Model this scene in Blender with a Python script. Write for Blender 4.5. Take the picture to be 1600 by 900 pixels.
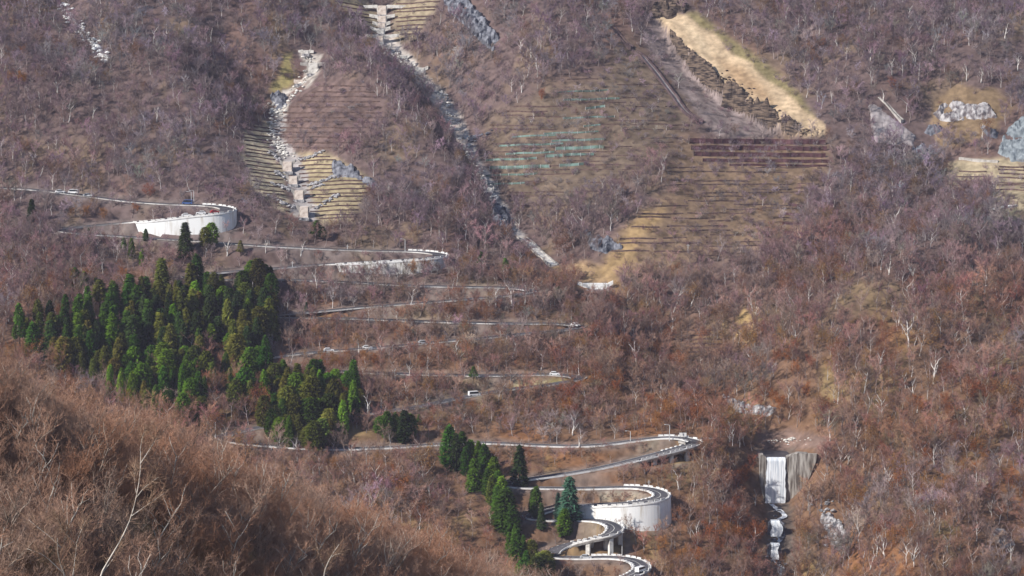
import bpy, bmesh, math
import numpy as np
from mathutils import Vector

for _o in list(bpy.data.objects):
    bpy.data.objects.remove(_o)
SC = bpy.context.scene
COL = SC.collection

# ------------------------------------------------------------------ camera, sky, sun, exposure
CZ, PITCH, HFOV = 300.0, math.radians(7.5), math.radians(18.0)
F = 800.0 / math.tan(HFOV / 2)
cam_data = bpy.data.cameras.new("camera")
cam_data.sensor_width = 36.0
cam_data.lens = 18.0 / math.tan(HFOV / 2)
cam_data.clip_start = 1.0
cam_data.clip_end = 9000.0
cam = bpy.data.objects.new("camera", cam_data)
cam.location = (0, 0, CZ)
cam.rotation_euler = (math.pi / 2 - PITCH, 0, 0)
COL.objects.link(cam)
SC.camera = cam

SUN_DIR = Vector((-0.71, -0.44, 0.55)).normalized()
world = bpy.data.worlds.new("World")
SC.world = world
world.use_nodes = True
_nt = world.node_tree
_bg = _nt.nodes["Background"]
_sky = _nt.nodes.new("ShaderNodeTexSky")
_sky.sky_type = 'NISHITA'
_sky.sun_disc = False
_sky.sun_elevation = math.asin(SUN_DIR.z)
_sky.sun_rotation = math.atan2(SUN_DIR.x, SUN_DIR.y)
_sky.air_density = 1.0
_sky.dust_density = 0.6
_sky.altitude = 900
_nt.links.new(_sky.outputs[0], _bg.inputs[0])
_bg.inputs[1].default_value = 0.09
sun_data = bpy.data.lights.new("sun", 'SUN')
sun_data.energy = 5.0
sun_data.angle = math.radians(0.5)
sun_data.color = (1.0, 0.95, 0.88)
sun = bpy.data.objects.new("sun", sun_data)
sun.rotation_euler = (-SUN_DIR).to_track_quat('-Z', 'Y').to_euler()
sun.location = (-300, -200, 900)
COL.objects.link(sun)
SC.view_settings.view_transform = 'Standard'
SC.view_settings.look = 'None'
SC.view_settings.gamma = 1.0
SC.view_settings.exposure = 0.35
SC.render.engine = 'CYCLES'
SC.cycles.max_bounces = 4
SC.cycles.diffuse_bounces = 2
SC.cycles.glossy_bounces = 1
SC.cycles.transmission_bounces = 1
SC.cycles.volume_bounces = 0
SC.cycles.use_denoising = True

HAZE = 0.000045

# ------------------------------------------------------------------ pixel <-> place
FWD = np.array([0, math.cos(PITCH), -math.sin(PITCH)])
UPV = np.array([0, math.sin(PITCH), math.cos(PITCH)])
CAM = np.array([0, 0, CZ])

def ray(u, v):
    u = np.asarray(u, float); v = np.asarray(v, float)
    return (FWD + ((u - 800) / F)[..., None] * np.array([1.0, 0, 0]) + ((450 - v) / F)[..., None] * UPV)

def proj(P):
    d = np.asarray(P, float) - CAM
    w = d @ FWD
    w = np.where(np.abs(w) < 1e-3, 1e-3, w)
    return 800 + F * d[..., 0] / w, 450 - F * (d @ UPV) / w, w

def hit(u, v, surf, t0=700.0, t1=2300.0, step=1.5):
    """first place where the line of sight through a pixel meets a surface z = surf(x, y)"""
    d = ray(np.atleast_1d(u), np.atleast_1d(v))
    ts = np.arange(t0, t1, step)
    out = []
    for dd in d:
        P = CAM + dd * ts[:, None]
        b = P[:, 2] <= surf(P[:, 0], P[:, 1])
        i = int(b.argmax()) if b.any() else len(ts) - 1
        fine = np.linspace(ts[max(i - 1, 0)], ts[i], 40)
        P = CAM + dd * fine[:, None]
        b = P[:, 2] <= surf(P[:, 0], P[:, 1])
        out.append(P[int(b.argmax()) if b.any() else -1])
    return np.array(out)

# ------------------------------------------------------------------ noise
_LAT = np.random.default_rng(11).random((256, 256))
def vnoise(x, y):
    xi = np.floor(x).astype(int); yi = np.floor(y).astype(int)
    fx = x - xi; fy = y - yi
    fx = fx * fx * (3 - 2 * fx); fy = fy * fy * (3 - 2 * fy)
    a = _LAT[xi & 255, yi & 255]; b = _LAT[(xi + 1) & 255, yi & 255]
    c = _LAT[xi & 255, (yi + 1) & 255]; e = _LAT[(xi + 1) & 255, (yi + 1) & 255]
    return (a * (1 - fx) + b * fx) * (1 - fy) + (c * (1 - fx) + e * fx) * fy
def fbm(x, y, o=4):
    s = 0; a = 1; n = 0
    for i in range(o):
        s = s + a * (vnoise(x * 2 ** i + 17.3 * i, y * 2 ** i + 5.1 * i) - 0.5); n += a; a *= 0.5
    return s / n * 2
def sstep(a, b, x):
    t = np.clip((x - a) / (b - a), 0, 1)
    return t * t * (3 - 2 * t)

# ------------------------------------------------------------------ the hillside as a height field
_py = np.arange(-400, 4600, 5.0)
_pz = np.interp(_py, [-400, 700, 900, 1020, 1150, 1430, 1600, 1800, 2300, 3200, 4600],
                [-25, -25, -20, -2, 43, 145, 243, 365, 640, 900, 900])
_k = np.exp(-0.5 * (np.arange(-40, 41) * 5 / 22.0) ** 2); _k /= _k.sum()
_pz = np.convolve(np.pad(_pz, 40, mode='edge'), _k, mode='valid')
def prof(x, y):
    return np.interp(y, _py, _pz)

def pline(pix, off):
    """pixel polyline -> ground polyline on the profile surface shifted by off"""
    pix = np.array(pix, float)
    off = np.broadcast_to(np.array(off, float), (len(pix),))
    out = [hit(p[0], p[1], lambda x, y, o=o: prof(x, y) + o)[0] for p, o in zip(pix, off)]
    return np.array(out)

def pdist(x, y, pl, val=None, signed=False):
    best = np.full(np.shape(x), 1e9); bv = np.zeros(np.shape(x)); sg = np.ones(np.shape(x))
    for i in range(len(pl) - 1):
        ax, ay = pl[i][:2]; bx, by = pl[i + 1][:2]
        dx, dy = bx - ax, by - ay
        L = dx * dx + dy * dy + 1e-9
        t = np.clip(((x - ax) * dx + (y - ay) * dy) / L, 0, 1)
        d = np.hypot(x - ax - t * dx, y - ay - t * dy)
        m = d < best
        best = np.where(m, d, best)
        if val is not None:
            bv = np.where(m, val[i] * (1 - t) + val[i + 1] * t, bv)
        if signed:
            sg = np.where(m, np.sign(dx * (y - ay) - dy * (x - ax)), sg)
    return best, bv, sg

GULLY = [  # pixel line, depth, half width
    ([(600, -60), (597, 20), (603, 70), (640, 110), (690, 165), (727, 228), (772, 312), (800, 362), (848, 402), (900, 438), (950, 470), (1010, 520), (1080, 590), (1150, 650), (1215, 690)],
     [18, 18, 18, 20, 20, 19, 15, 12, 10, 9, 11, 14, 14, 10, 3], 36),
    ([(540, 30), (505, 70), (487, 100), (437, 172), (447, 235), (455, 270), (466, 303), (476, 338), (500, 372)], [3, 9, 11, 13, 12, 11, 9, 6, 2], 30),
    ([(70, -30), (100, 20), (130, 60), (165, 98), (230, 170), (330, 250)], [7, 7, 7, 6, 4, 2], 24),
    ([(1175, 660), (1212, 716), (1212, 790), (1216, 830), (1214, 870), (1222, 920), (1230, 980)], [1, 4, 14, 15, 16, 17, 18], 24),
    ([(1500, 150), (1440, 225), (1480, 300), (1420, 380), (1330, 430)], [3, 8, 6, 4, 1], 24),
    ([(1600, 480), (1480, 540), (1370, 600), (1260, 640)], [6, 7, 6, 2], 26),
    ([(1500, 660), (1400, 720), (1320, 800), (1290, 900)], [4, 6, 7, 6], 24),
    ([(360, 20), (330, 100), (380, 150), (420, 170)], [3, 8, 8, 5], 26),
    ([(560, 300), (590, 340), (620, 375)], [3, 6, 2], 18),
]
RIDGE = [
    ([(520, 20), (560, 70), (640, 150), (700, 220), (745, 280), (790, 350)], [4, 9, 11, 10, 7, 2], 30),
    ([(480, 150), (520, 190), (570, 250), (610, 320)], [3, 6, 6, 2], 28),
    ([(1620, 300), (1500, 360), (1380, 420), (1280, 500), (1200, 570)], [12, 16, 16, 12, 5], 40),
    ([(1640, 560), (1500, 600), (1400, 650), (1330, 700)], [12, 14, 12, 5], 34), ([(1620, 400), (1520, 470), (1400, 530), (1300, 590)], [8, 11, 10, 4], 26), ([(1640, 720), (1540, 770), (1460, 830), (1400, 900)], [9, 12, 12, 10], 30), ([(1420, 0), (1340, 90), (1300, 160)], [6, 9, 4], 34), ([(1600, 40), (1500, 90), (1440, 130)], [6, 8, 3], 30), ([(150, -20), (190, 60), (240, 130)], [6, 8, 4], 26), ([(40, 330), (120, 390), (60, 430)], [5, 6, 4], 26),
    ([(300, 0), (280, 100), (330, 200), (360, 290)], [6, 9, 8, 4], 40),
    ([(0, 80), (90, 160), (200, 260)], [8, 8, 4], 46),
    ([(1020, 200), (1000, 300), (960, 380)], [3, 6, 2], 40),
    ([(860, 20), (840, 120), (820, 200)], [5, 6, 3], 40),
]
SCARP = pline([(1030, 28), (1062, 62), (1100, 100), (1128, 128), (1165, 152), (1205, 178), (1245, 202)], 0)
_feat = []
for pix, dep, w in GULLY:
    dep = np.array(dep, float) * 1.3; _feat.append((pline(pix, -dep), -dep, w))
for pix, ht, w in RIDGE:
    ht = np.array(ht, float) * 1.3; _feat.append((pline(pix, ht), ht, w))

def near_h(x, y):
    z = 245.0 - 0.745 * (x + 52) - 0.115 * (y - 330)
    z = np.minimum(z, 285 + 0.06 * (z - 285))
    yc = np.clip(330 + (x + 52) * 3.0, 300, 520)
    over = np.maximum(0, y - yc)
    z = z - 0.62 * over * sstep(0, 40, over) + 1.6 * fbm(x / 22, y / 22, 3)
    hill = 298.2 - 1.1 * np.maximum(0, y - 2) - 0.25 * np.maximum(0, np.abs(x) - 6)
    return np.maximum(z, np.where(y < 60, np.minimum(hill, 298.2), -99))

def base_h(x, y):
    h = prof(x, y) + 5.0 * fbm(x / 110 + 3, y / 110, 2)
    for pl, val, w in _feat:
        m = (np.abs(y - (pl[:, 1].min() + pl[:, 1].max()) / 2) < (pl[:, 1].max() - pl[:, 1].min()) / 2 + 3 * w)
        if not m.any():
            continue
        d, bv, _ = pdist(x[m], y[m], pl, val)
        q = d / w
        h[m] = h[m] + bv * np.exp(-np.sqrt(q * q + 0.04) * 1.4) * 1.32
    # landslide scar: the ground below the scarp has slipped away
    m = (y > SCARP[:, 1].min() - 90) & (y < SCARP[:, 1].max() + 20)
    if m.any():
        d, _, sg = pdist(x[m], y[m], SCARP, signed=True)
        t0 = SCARP[0]; t1 = SCARP[-1]
        along = ((x[m] - t0[0]) * (t1[0] - t0[0]) + (y[m] - t0[1]) * (t1[1] - t0[1])) / ((t1[0] - t0[0]) ** 2 + (t1[1] - t0[1]) ** 2)
        fade = sstep(-0.05, 0.15, along) * (1 - sstep(0.9, 1.1, along))
        below = -sg * d
        jag = 1.6 * fbm(x[m] / 6, y[m] / 6, 2)
        h[m] = h[m] - 8.0 * fade * sstep(0, 2.6, below + jag) * np.exp(-np.maximum(0, below - 4) / 26)
    return h

def rough_h(x, y):
    return 1.5 * fbm(x / 30, y / 30, 3) + 0.7 * fbm(x / 7 + 40, y / 7, 2)

# rectilinear grid: fine where the photo looks, coarse elsewhere
gx = np.concatenate([np.linspace(-2400, -420, 34, endpoint=False), np.linspace(-420, -290, 26, endpoint=False), np.linspace(-290, 290, 468, endpoint=False), np.linspace(290, 420, 26, endpoint=False), np.linspace(420, 2400, 35)])
gy = np.concatenate([np.linspace(-400, 0, 12, endpoint=False), np.linspace(0, 560, 141, endpoint=False), np.linspace(560, 1080, 80, endpoint=False), np.linspace(1080, 1660, 484, endpoint=False), np.linspace(1660, 1840, 60, endpoint=False), np.linspace(1840, 4400, 50)])
GX, GY = np.meshgrid(gx, gy)
H = np.empty_like(GX)
_far = base_h(GX.ravel(), GY.ravel()).reshape(GX.shape)
_nr = near_h(GX, GY)
H = np.where(GY < 760, np.maximum(_far, _nr), _far)

def sampler(A):
    def f(x, y):
        x = np.asarray(x, float); y = np.asarray(y, float)
        i = np.clip(np.searchsorted(gx, x) - 1, 0, len(gx) - 2); j = np.clip(np.searchsorted(gy, y) - 1, 0, len(gy) - 2)
        fx = np.clip((x - gx[i]) / (gx[i + 1] - gx[i]), 0, 1); fy = np.clip((y - gy[j]) / (gy[j + 1] - gy[j]), 0, 1)
        return (A[j, i] * (1 - fx) + A[j, i + 1] * fx) * (1 - fy) + (A[j + 1, i] * (1 - fx) + A[j + 1, i + 1] * fx) * fy
    return f
ground0 = sampler(H)

# ------------------------------------------------------------------ the road line, top to bottom (pixel, lift above the slope, mode)
RP = [(-40, 292), (60, 297), (100, 302), (145, 308), (200, 315), (250, 319), (300, 321), (335, 322, 2), (358, 328, 5.5, 'w'), (340, 333, 6.5, 'w'), (300, 337, 6, 'w'), (240, 345, 3.5, 'w'), (195, 349), (145, 353),
      (105, 357), (98, 362), (125, 366), (180, 369), (235, 373), (310, 377), (400, 384), (470, 388), (540, 391), (610, 393), (660, 394, 1.5), (691, 399, 3.5, 'w'), (665, 404, 4, 'w'), (600, 408, 3.5, 'w'), (553, 411, 2.5, 'w'), (500, 414),
      (425, 420), (335, 427), (296, 431), (290, 436), (330, 437), (380, 437), (440, 437), (490, 439), (560, 442), (650, 447), (740, 449), (800, 450, 1), (834, 455, 1.5), (805, 461, 1.5), (740, 467), (640, 475), (560, 481), (510, 486),
      (460, 490), (428, 492), (420, 496), (450, 496), (515, 497), (600, 500), (680, 503), (760, 505), (830, 506), (880, 506, 1), (909, 511, 1.5), (880, 516, 1.5), (830, 521), (760, 528), (700, 533), (660, 537), (575, 545), (510, 549),
      (450, 555), (400, 563), (392, 571), (430, 575), (520, 580), (615, 584), (680, 586), (740, 587), (800, 587), (868, 585, 1), (908, 591, 2), (870, 600, 1.5), (800, 608), (735, 619), (700, 626), (650, 637), (560, 648), (470, 659),
      (390, 671), (346, 682), (362, 691), (440, 698), (500, 702), (600, 700), (700, 694), (745, 692), (800, 694), (860, 697), (930, 697), (985, 690, 1), (1030, 684, 2), (1068, 683, 3), (1088, 691, 4.2, 'p'), (1062, 701, 4, 'p'), (1025, 710, 3, 'p'), (960, 727, 1.2),
      (900, 739), (832, 748), (795, 752), (782, 758), (805, 762), (850, 763), (905, 764), (960, 763, 1), (1003, 762, 4), (1030, 768, 7, 'w'), (1033, 777, 8, 'w'), (1010, 784, 8, 'w'), (975, 787, 7.2, 'w'), (930, 789, 4.6, 'w'), (895, 791, 1.6), (860, 797), (835, 804), (826, 811), (850, 814),
      (885, 814), (920, 813, 3), (948, 814, 6, 'p'), (962, 824, 7.5, 'p'), (950, 835, 7.5, 'p'), (922, 842, 4.5, 'p'), (890, 852), (862, 862), (858, 872), (885, 874), (920, 872, 2), (960, 871, 4), (990, 875, 6, 'p'), (1003, 886, 8, 'p'), (985, 898, 8, 'p'), (950, 909, 5, 'p'), (900, 925), (840, 945)]
_up = np.array([p[0] for p in RP], float); _vp = np.array([p[1] for p in RP], float)
_dz = np.array([p[2] if len(p) > 2 else 0.3 for p in RP], float)
_md = np.array([{'w': 1, 'p': 2}[p[3]] if len(p) > 3 else 0 for p in RP])
_P = np.array([hit(u, v, lambda x, y, o=o: ground0(x, y) + o)[0] for u, v, o in zip(_up, _vp, _dz)])

def catmull(P, per=None, step=1.0):
    out = []; par = []
    n = len(P)
    for i in range(n - 1):
        p0 = P[max(i - 1, 0)]; p1 = P[i]; p2 = P[i + 1]; p3 = P[min(i + 2, n - 1)]
        k = max(2, int(np.linalg.norm(p2[:2] - p1[:2]) / step))
        d1 = np.linalg.norm(p2 - p1) ** 0.5 + 1e-6; d0 = np.linalg.norm(p1 - p0) ** 0.5 + 1e-6; d2 = np.linalg.norm(p3 - p2) ** 0.5 + 1e-6
        if i == 0: d0 = d1
        if i == n - 2: d2 = d1
        m1 = (p2 - p1) if i == 0 else ((p1 - p0) / d0 - (p2 - p0) / (d0 + d1) + (p2 - p1) / d1) * d1
        m2 = (p2 - p1) if i == n - 2 else ((p2 - p1) / d1 - (p3 - p1) / (d1 + d2) + (p3 - p2) / d2) * d1
        for t in np.arange(k) / k:
            h00 = 2 * t ** 3 - 3 * t ** 2 + 1; h10 = t ** 3 - 2 * t ** 2 + t; h01 = -2 * t ** 3 + 3 * t ** 2; h11 = t ** 3 - t ** 2
            out.append(h00 * p1 + h10 * m1 + h01 * p2 + h11 * m2); par.append(i + t)
    out.append(P[-1]); par.append(n - 1)
    return np.array(out), np.array(par)
RD, RPAR = catmull(_P)
# resample evenly, smooth the grade
_s = np.concatenate([[0], np.cumsum(np.hypot(*np.diff(RD[:, :2], axis=0).T))])
RS = np.arange(0, _s[-1], 1.0)
RD = np.stack([np.interp(RS, _s, RD[:, k]) for k in range(3)], 1)
RPAR = np.interp(RS, _s, RPAR)
def gsm(a, sig):
    k = np.exp(-0.5 * (np.arange(-int(3 * sig), int(3 * sig) + 1) / sig) ** 2); k /= k.sum()
    r = len(k) // 2
    return np.convolve(np.pad(a, r, mode='edge'), k, mode='valid')
RD[:, 2] = gsm(RD[:, 2], 7)
RD[:, 0] = gsm(RD[:, 0], 2); RD[:, 1] = gsm(RD[:, 1], 2)
RM = _md[np.clip(np.round(RPAR).astype(int), 0, len(RP) - 1)]
RDZ = np.interp(RPAR, np.arange(len(RP)), _dz)
RT = np.gradient(RD[:, :2], axis=0); RT /= np.linalg.norm(RT, axis=1)[:, None] + 1e-9
RN = np.stack([-RT[:, 1], RT[:, 0]], 1)      # left of the direction of travel
RU, RV, _ = proj(RD)

# shape the ground to the road
H = H + np.where(GY > 700, rough_h(GX, GY), 0)
HW = 3.3
_bx = (GX > RD[:, 0].min() - 30) & (GX < RD[:, 0].max() + 30) & (GY > RD[:, 1].min() - 30) & (GY < RD[:, 1].max() + 30)
_jj, _ii = np.nonzero(_bx)
ROADD = np.full(GX.shape, 1e3)
for c in range(0, len(_jj), 20000):
    j = _jj[c:c + 20000]; i = _ii[c:c + 20000]
    x = GX[j, i]; y = GY[j, i]
    d2 = (x[:, None] - RD[None, :, 0]) ** 2 + (y[:, None] - RD[None, :, 1]) ** 2
    n = d2.argmin(1); d = np.sqrt(d2[np.arange(len(n)), n])
    side = (x - RD[n, 0]) * RN[n, 0] + (y - RD[n, 1]) * RN[n, 1]
    rz = RD[n, 2]; h0 = H[j, i]; md = RM[n]
    tgt = np.maximum(h0, rz - 0.4 - 0.75 * np.maximum(0, d - 4.6))
    hg = rz + (tgt - rz) * sstep(4.4, 10.5, d)
    out_w = np.where(d < 2.6, rz - 0.3, np.minimum(h0, rz - 0.5))
    out_p = np.where(d < 6, np.minimum(h0, rz - 2.0), h0)
    h = hg
    h = np.where((md == 1) & (side > 0), out_w, h)
    h = np.where((md == 2) & (side > -2.5), out_p, h)
    H[j, i] = np.where(d < 30, h, h0)
    ROADD[j, i] = d
# the stream's fall: a basin above, a cliff at the sill, a plunge pool below
WF_TOP = hit(1212, 714, ground0)[0]
WFZ = WF_TOP[2]
_fx, _fy = WF_TOP[0], WF_TOP[1]
WF_H = 17.0
_lx = GX - _fx; _ly = GY - _fy
_m = (np.abs(_lx) < 60) & (np.abs(_ly) < 60)
_wx = np.exp(-(_lx / 13.0) ** 4)
_up_t = WFZ - 1.3 + 0.012 * np.maximum(0, _ly) + 0.05 * np.maximum(0, np.abs(_lx) - 9)
_a = _wx * sstep(-1.0, 0.5, _ly) * (1 - sstep(16, 34, _ly))
_Hb = H * (1 - _a) + _up_t * _a
_dn_t = WFZ - WF_H + 0.22 * (_ly) + np.where(_lx < 0, 0.5, 0.8) * np.maximum(0, np.abs(_lx) - 5.5)
_b = np.exp(-((_lx - 0) / 20.0) ** 4) * (1 - sstep(-1.3, -0.3, _ly)) * sstep(-52, -26, _ly)
H = np.where(_m, _Hb * (1 - _b) + np.minimum(_dn_t, _Hb) * _b, H)
ground = sampler(H)
road_near = sampler(ROADD)
def spot(u, v, off=0.0):
    return hit(u, v, lambda x, y: ground(x, y) + off)[0]

# ------------------------------------------------------------------ materials
def nodemat(name, rough=0.95, spec=0.1):
    m = bpy.data.materials.new(name); m.use_nodes = True
    b = m.node_tree.nodes['Principled BSDF']
    b.inputs['Roughness'].default_value = rough
    b.inputs['Specular IOR Level'].default_value = spec
    return m, m.node_tree, b

def noise_mat(name, c1, c2, scale=1.0, detail=5, rough=0.95, spec=0.1, bump=0.0, stretch=(1, 1, 1), lo=0.35, hi=0.65, coords='Object'):
    m, nt, b = nodemat(name, rough, spec)
    tc = nt.nodes.new('ShaderNodeTexCoord'); mp = nt.nodes.new('ShaderNodeMapping')
    mp.inputs['Scale'].default_value = stretch
    nz = nt.nodes.new('ShaderNodeTexNoise'); nz.inputs['Scale'].default_value = scale; nz.inputs['Detail'].default_value = detail
    rp = nt.nodes.new('ShaderNodeValToRGB')
    rp.color_ramp.elements[0].position = lo; rp.color_ramp.elements[0].color = (*c1, 1)
    rp.color_ramp.elements[1].position = hi; rp.color_ramp.elements[1].color = (*c2, 1)
    nt.links.new(tc.outputs[coords], mp.inputs[0]); nt.links.new(mp.outputs[0], nz.inputs['Vector'])
    nt.links.new(nz.outputs['Fac'], rp.inputs[0]); nt.links.new(rp.outputs[0], b.inputs['Base Color'])
    if bump:
        bp = nt.nodes.new('ShaderNodeBump'); bp.inputs['Strength'].default_value = bump; bp.inputs['Distance'].default_value = 0.4
        nt.links.new(nz.outputs['Fac'], bp.inputs['Height']); nt.links.new(bp.outputs[0], b.inputs['Normal'])
    return m

def attr_mat(name, attr, source, rough=1.0, spec=0.0, vary=0.25, scale=0.6, transl=0.0):
    """colour from a per-tree value (instance attribute or object colour) times a fine noise"""
    m, nt, b = nodemat(name, rough, spec)
    if source == 'OBJECT':
        a = nt.nodes.new('ShaderNodeObjectInfo'); out = a.outputs['Color']
    else:
        a = nt.nodes.new('ShaderNodeAttribute'); a.attribute_type = source; a.attribute_name = attr; out = a.outputs['Color']
    tc = nt.nodes.new('ShaderNodeTexCoord')
    nz = nt.nodes.new('ShaderNodeTexNoise'); nz.inputs['Scale'].default_value = scale; nz.inputs['Detail'].default_value = 3
    mr = nt.nodes.new('ShaderNodeMapRange'); mr.inputs['From Min'].default_value = 0.3; mr.inputs['From Max'].default_value = 0.7
    mr.inputs['To Min'].default_value = 1 - vary; mr.inputs['To Max'].default_value = 1 + vary
    mx = nt.nodes.new('ShaderNodeVectorMath'); mx.operation = 'SCALE'
    nt.links.new(tc.outputs['Object'], nz.inputs['Vector']); nt.links.new(nz.outputs['Fac'], mr.inputs['Value'])
    nt.links.new(out, mx.inputs[0]); nt.links.new(mr.outputs[0], mx.inputs['Scale'])
    nt.links.new(mx.outputs[0], b.inputs['Base Color'])
    return m

M = {}
M['ground'] = attr_mat('hillside_ground', 'ground_colour', 'GEOMETRY', vary=0.3, scale=0.35)
M['asphalt'] = noise_mat('asphalt', (0.065, 0.065, 0.075), (0.105, 0.10, 0.11), 0.25, rough=0.9)
M['rail'] = noise_mat('dusty_rail_paint', (0.30, 0.28, 0.26), (0.66, 0.64, 0.62), 0.12, detail=6, lo=0.38, hi=0.6)
M['white'] = noise_mat('painted_concrete', (0.52, 0.50, 0.47), (0.80, 0.79, 0.78), 0.5, stretch=(1, 1, 0.3), lo=0.25, hi=0.55)
M['wall'] = noise_mat('white_wall_concrete', (0.58, 0.54, 0.48), (0.87, 0.87, 0.86), 0.4, detail=9, stretch=(1.6, 1.6, 0.2), lo=0.3, hi=0.5)
M['wall_stained'] = noise_mat('stained_wall_concrete', (0.22, 0.2, 0.17), (0.74, 0.72, 0.7), 0.55, detail=7, stretch=(1.4, 1.4, 0.3), lo=0.36, hi=0.54)
M['conc'] = noise_mat('weathered_concrete', (0.22, 0.20, 0.18), (0.48, 0.45, 0.42), 0.5, detail=7, lo=0.3, hi=0.6, bump=0.3)
M['conc_pale'] = noise_mat('pale_concrete', (0.36, 0.33, 0.30), (0.74, 0.71, 0.66), 0.6, detail=6, lo=0.3, hi=0.55, bump=0.2)
M['pinkconc'] = noise_mat('pinkish_concrete', (0.44, 0.35, 0.30), (0.76, 0.66, 0.58), 0.7, detail=6, lo=0.3, hi=0.6, bump=0.2)
M['stone'] = noise_mat('grey_stone', (0.13, 0.13, 0.14), (0.50, 0.48, 0.48), 0.9, detail=6, bump=0.5)
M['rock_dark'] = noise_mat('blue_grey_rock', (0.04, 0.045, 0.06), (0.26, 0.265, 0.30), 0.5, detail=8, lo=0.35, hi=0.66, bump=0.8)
M['rock_white'] = noise_mat('white_rock', (0.10, 0.085, 0.09), (0.46, 0.44, 0.44), 0.5, detail=8, stretch=(1, 1, 0.5), lo=0.38, hi=0.62, bump=0.6)
M['rock_strata_shaded'] = noise_mat('shaded_layered_rock', (0.025, 0.02, 0.02), (0.17, 0.125, 0.095), 0.6, detail=7, stretch=(0.4, 0.4, 2.2), lo=0.38, hi=0.62, bump=0.8)  # dark strata, deepened further so the cliffs' near-black shading sits in the colour
M['slab_grey'] = noise_mat('sprayed_concrete', (0.22, 0.19, 0.19), (0.38, 0.34, 0.34), 0.3, detail=6, bump=0.4)
M['slab_teal'] = noise_mat('bluish_sprayed_concrete', (0.13, 0.15, 0.165), (0.28, 0.31, 0.33), 0.4, detail=7, stretch=(1, 1, 0.4), bump=0.4)
M['brown_wood'] = noise_mat('weathered_timber', (0.07, 0.045, 0.04), (0.15, 0.10, 0.085), 0.8)
M['purple_fence'] = noise_mat('brown_steel_fence', (0.065, 0.028, 0.034), (0.13, 0.068, 0.074), 0.5)
M['green_net'] = noise_mat('green_net_fence', (0.09, 0.13, 0.11), (0.20, 0.30, 0.27), 0.2, lo=0.4, hi=0.62)
M['dark_channel'] = noise_mat('dark_channel_side', (0.06, 0.04, 0.045), (0.14, 0.10, 0.10), 0.4)
M['steel'] = noise_mat('galvanised_steel', (0.5, 0.5, 0.5), (0.66, 0.66, 0.66), 1.0, rough=0.5, spec=0.4)
M['yellow_line'] = noise_mat('road_marking', (0.62, 0.60, 0.55), (0.8, 0.79, 0.76), 0.6)
M['car_white'] = noise_mat('white_car_paint', (0.82, 0.82, 0.83), (0.86, 0.86, 0.87), 1, rough=0.3, spec=0.5)
M['car_blue'] = noise_mat('blue_car_paint', (0.05, 0.10, 0.26), (0.07, 0.13, 0.32), 1, rough=0.3, spec=0.5)
M['car_dark'] = noise_mat('dark_car_paint', (0.03, 0.03, 0.035), (0.05, 0.05, 0.055), 1, rough=0.3, spec=0.5)
M['car_silver'] = noise_mat('silver_car_paint', (0.45, 0.46, 0.48), (0.5, 0.51, 0.53), 1, rough=0.3, spec=0.5)
M['car_red'] = noise_mat('red_car_paint', (0.35, 0.03, 0.04), (0.4, 0.04, 0.05), 1, rough=0.3, spec=0.5)
M['glass'] = noise_mat('car_glass', (0.02, 0.025, 0.03), (0.03, 0.035, 0.04), 1, rough=0.1, spec=0.6)
M['rubber'] = noise_mat('tyre_rubber', (0.02, 0.02, 0.02), (0.03, 0.03, 0.03), 1)
M['water_white'] = noise_mat('falling_water', (0.46, 0.52, 0.60), (0.93, 0.94, 0.95), 1.1, detail=8, rough=0.5, spec=0.3, stretch=(2.2, 0.4, 0.09), lo=0.32, hi=0.62, bump=0.5)
M['water_dark'] = noise_mat('pool_water', (0.03, 0.035, 0.05), (0.09, 0.085, 0.09), 0.4, rough=0.45, spec=0.15, lo=0.3, hi=0.7)
M['twig_i'] = attr_mat('twigs_of_the_wood', 'tint', 'INSTANCER', vary=0.2)
M['bark_i'] = attr_mat('bark_of_the_wood', 'bark', 'INSTANCER', vary=0.25, scale=2.0)
M['twig_o'] = attr_mat('twigs_of_a_tree', '', 'OBJECT', vary=0.25, scale=0.5)
M['bark_o'] = attr_mat('bark_of_a_tree', '', 'OBJECT', vary=0.3, scale=1.4)
M['leaf_o'] = attr_mat('leaves_of_a_tree', '', 'OBJECT', vary=0.4, scale=0.7)

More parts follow.
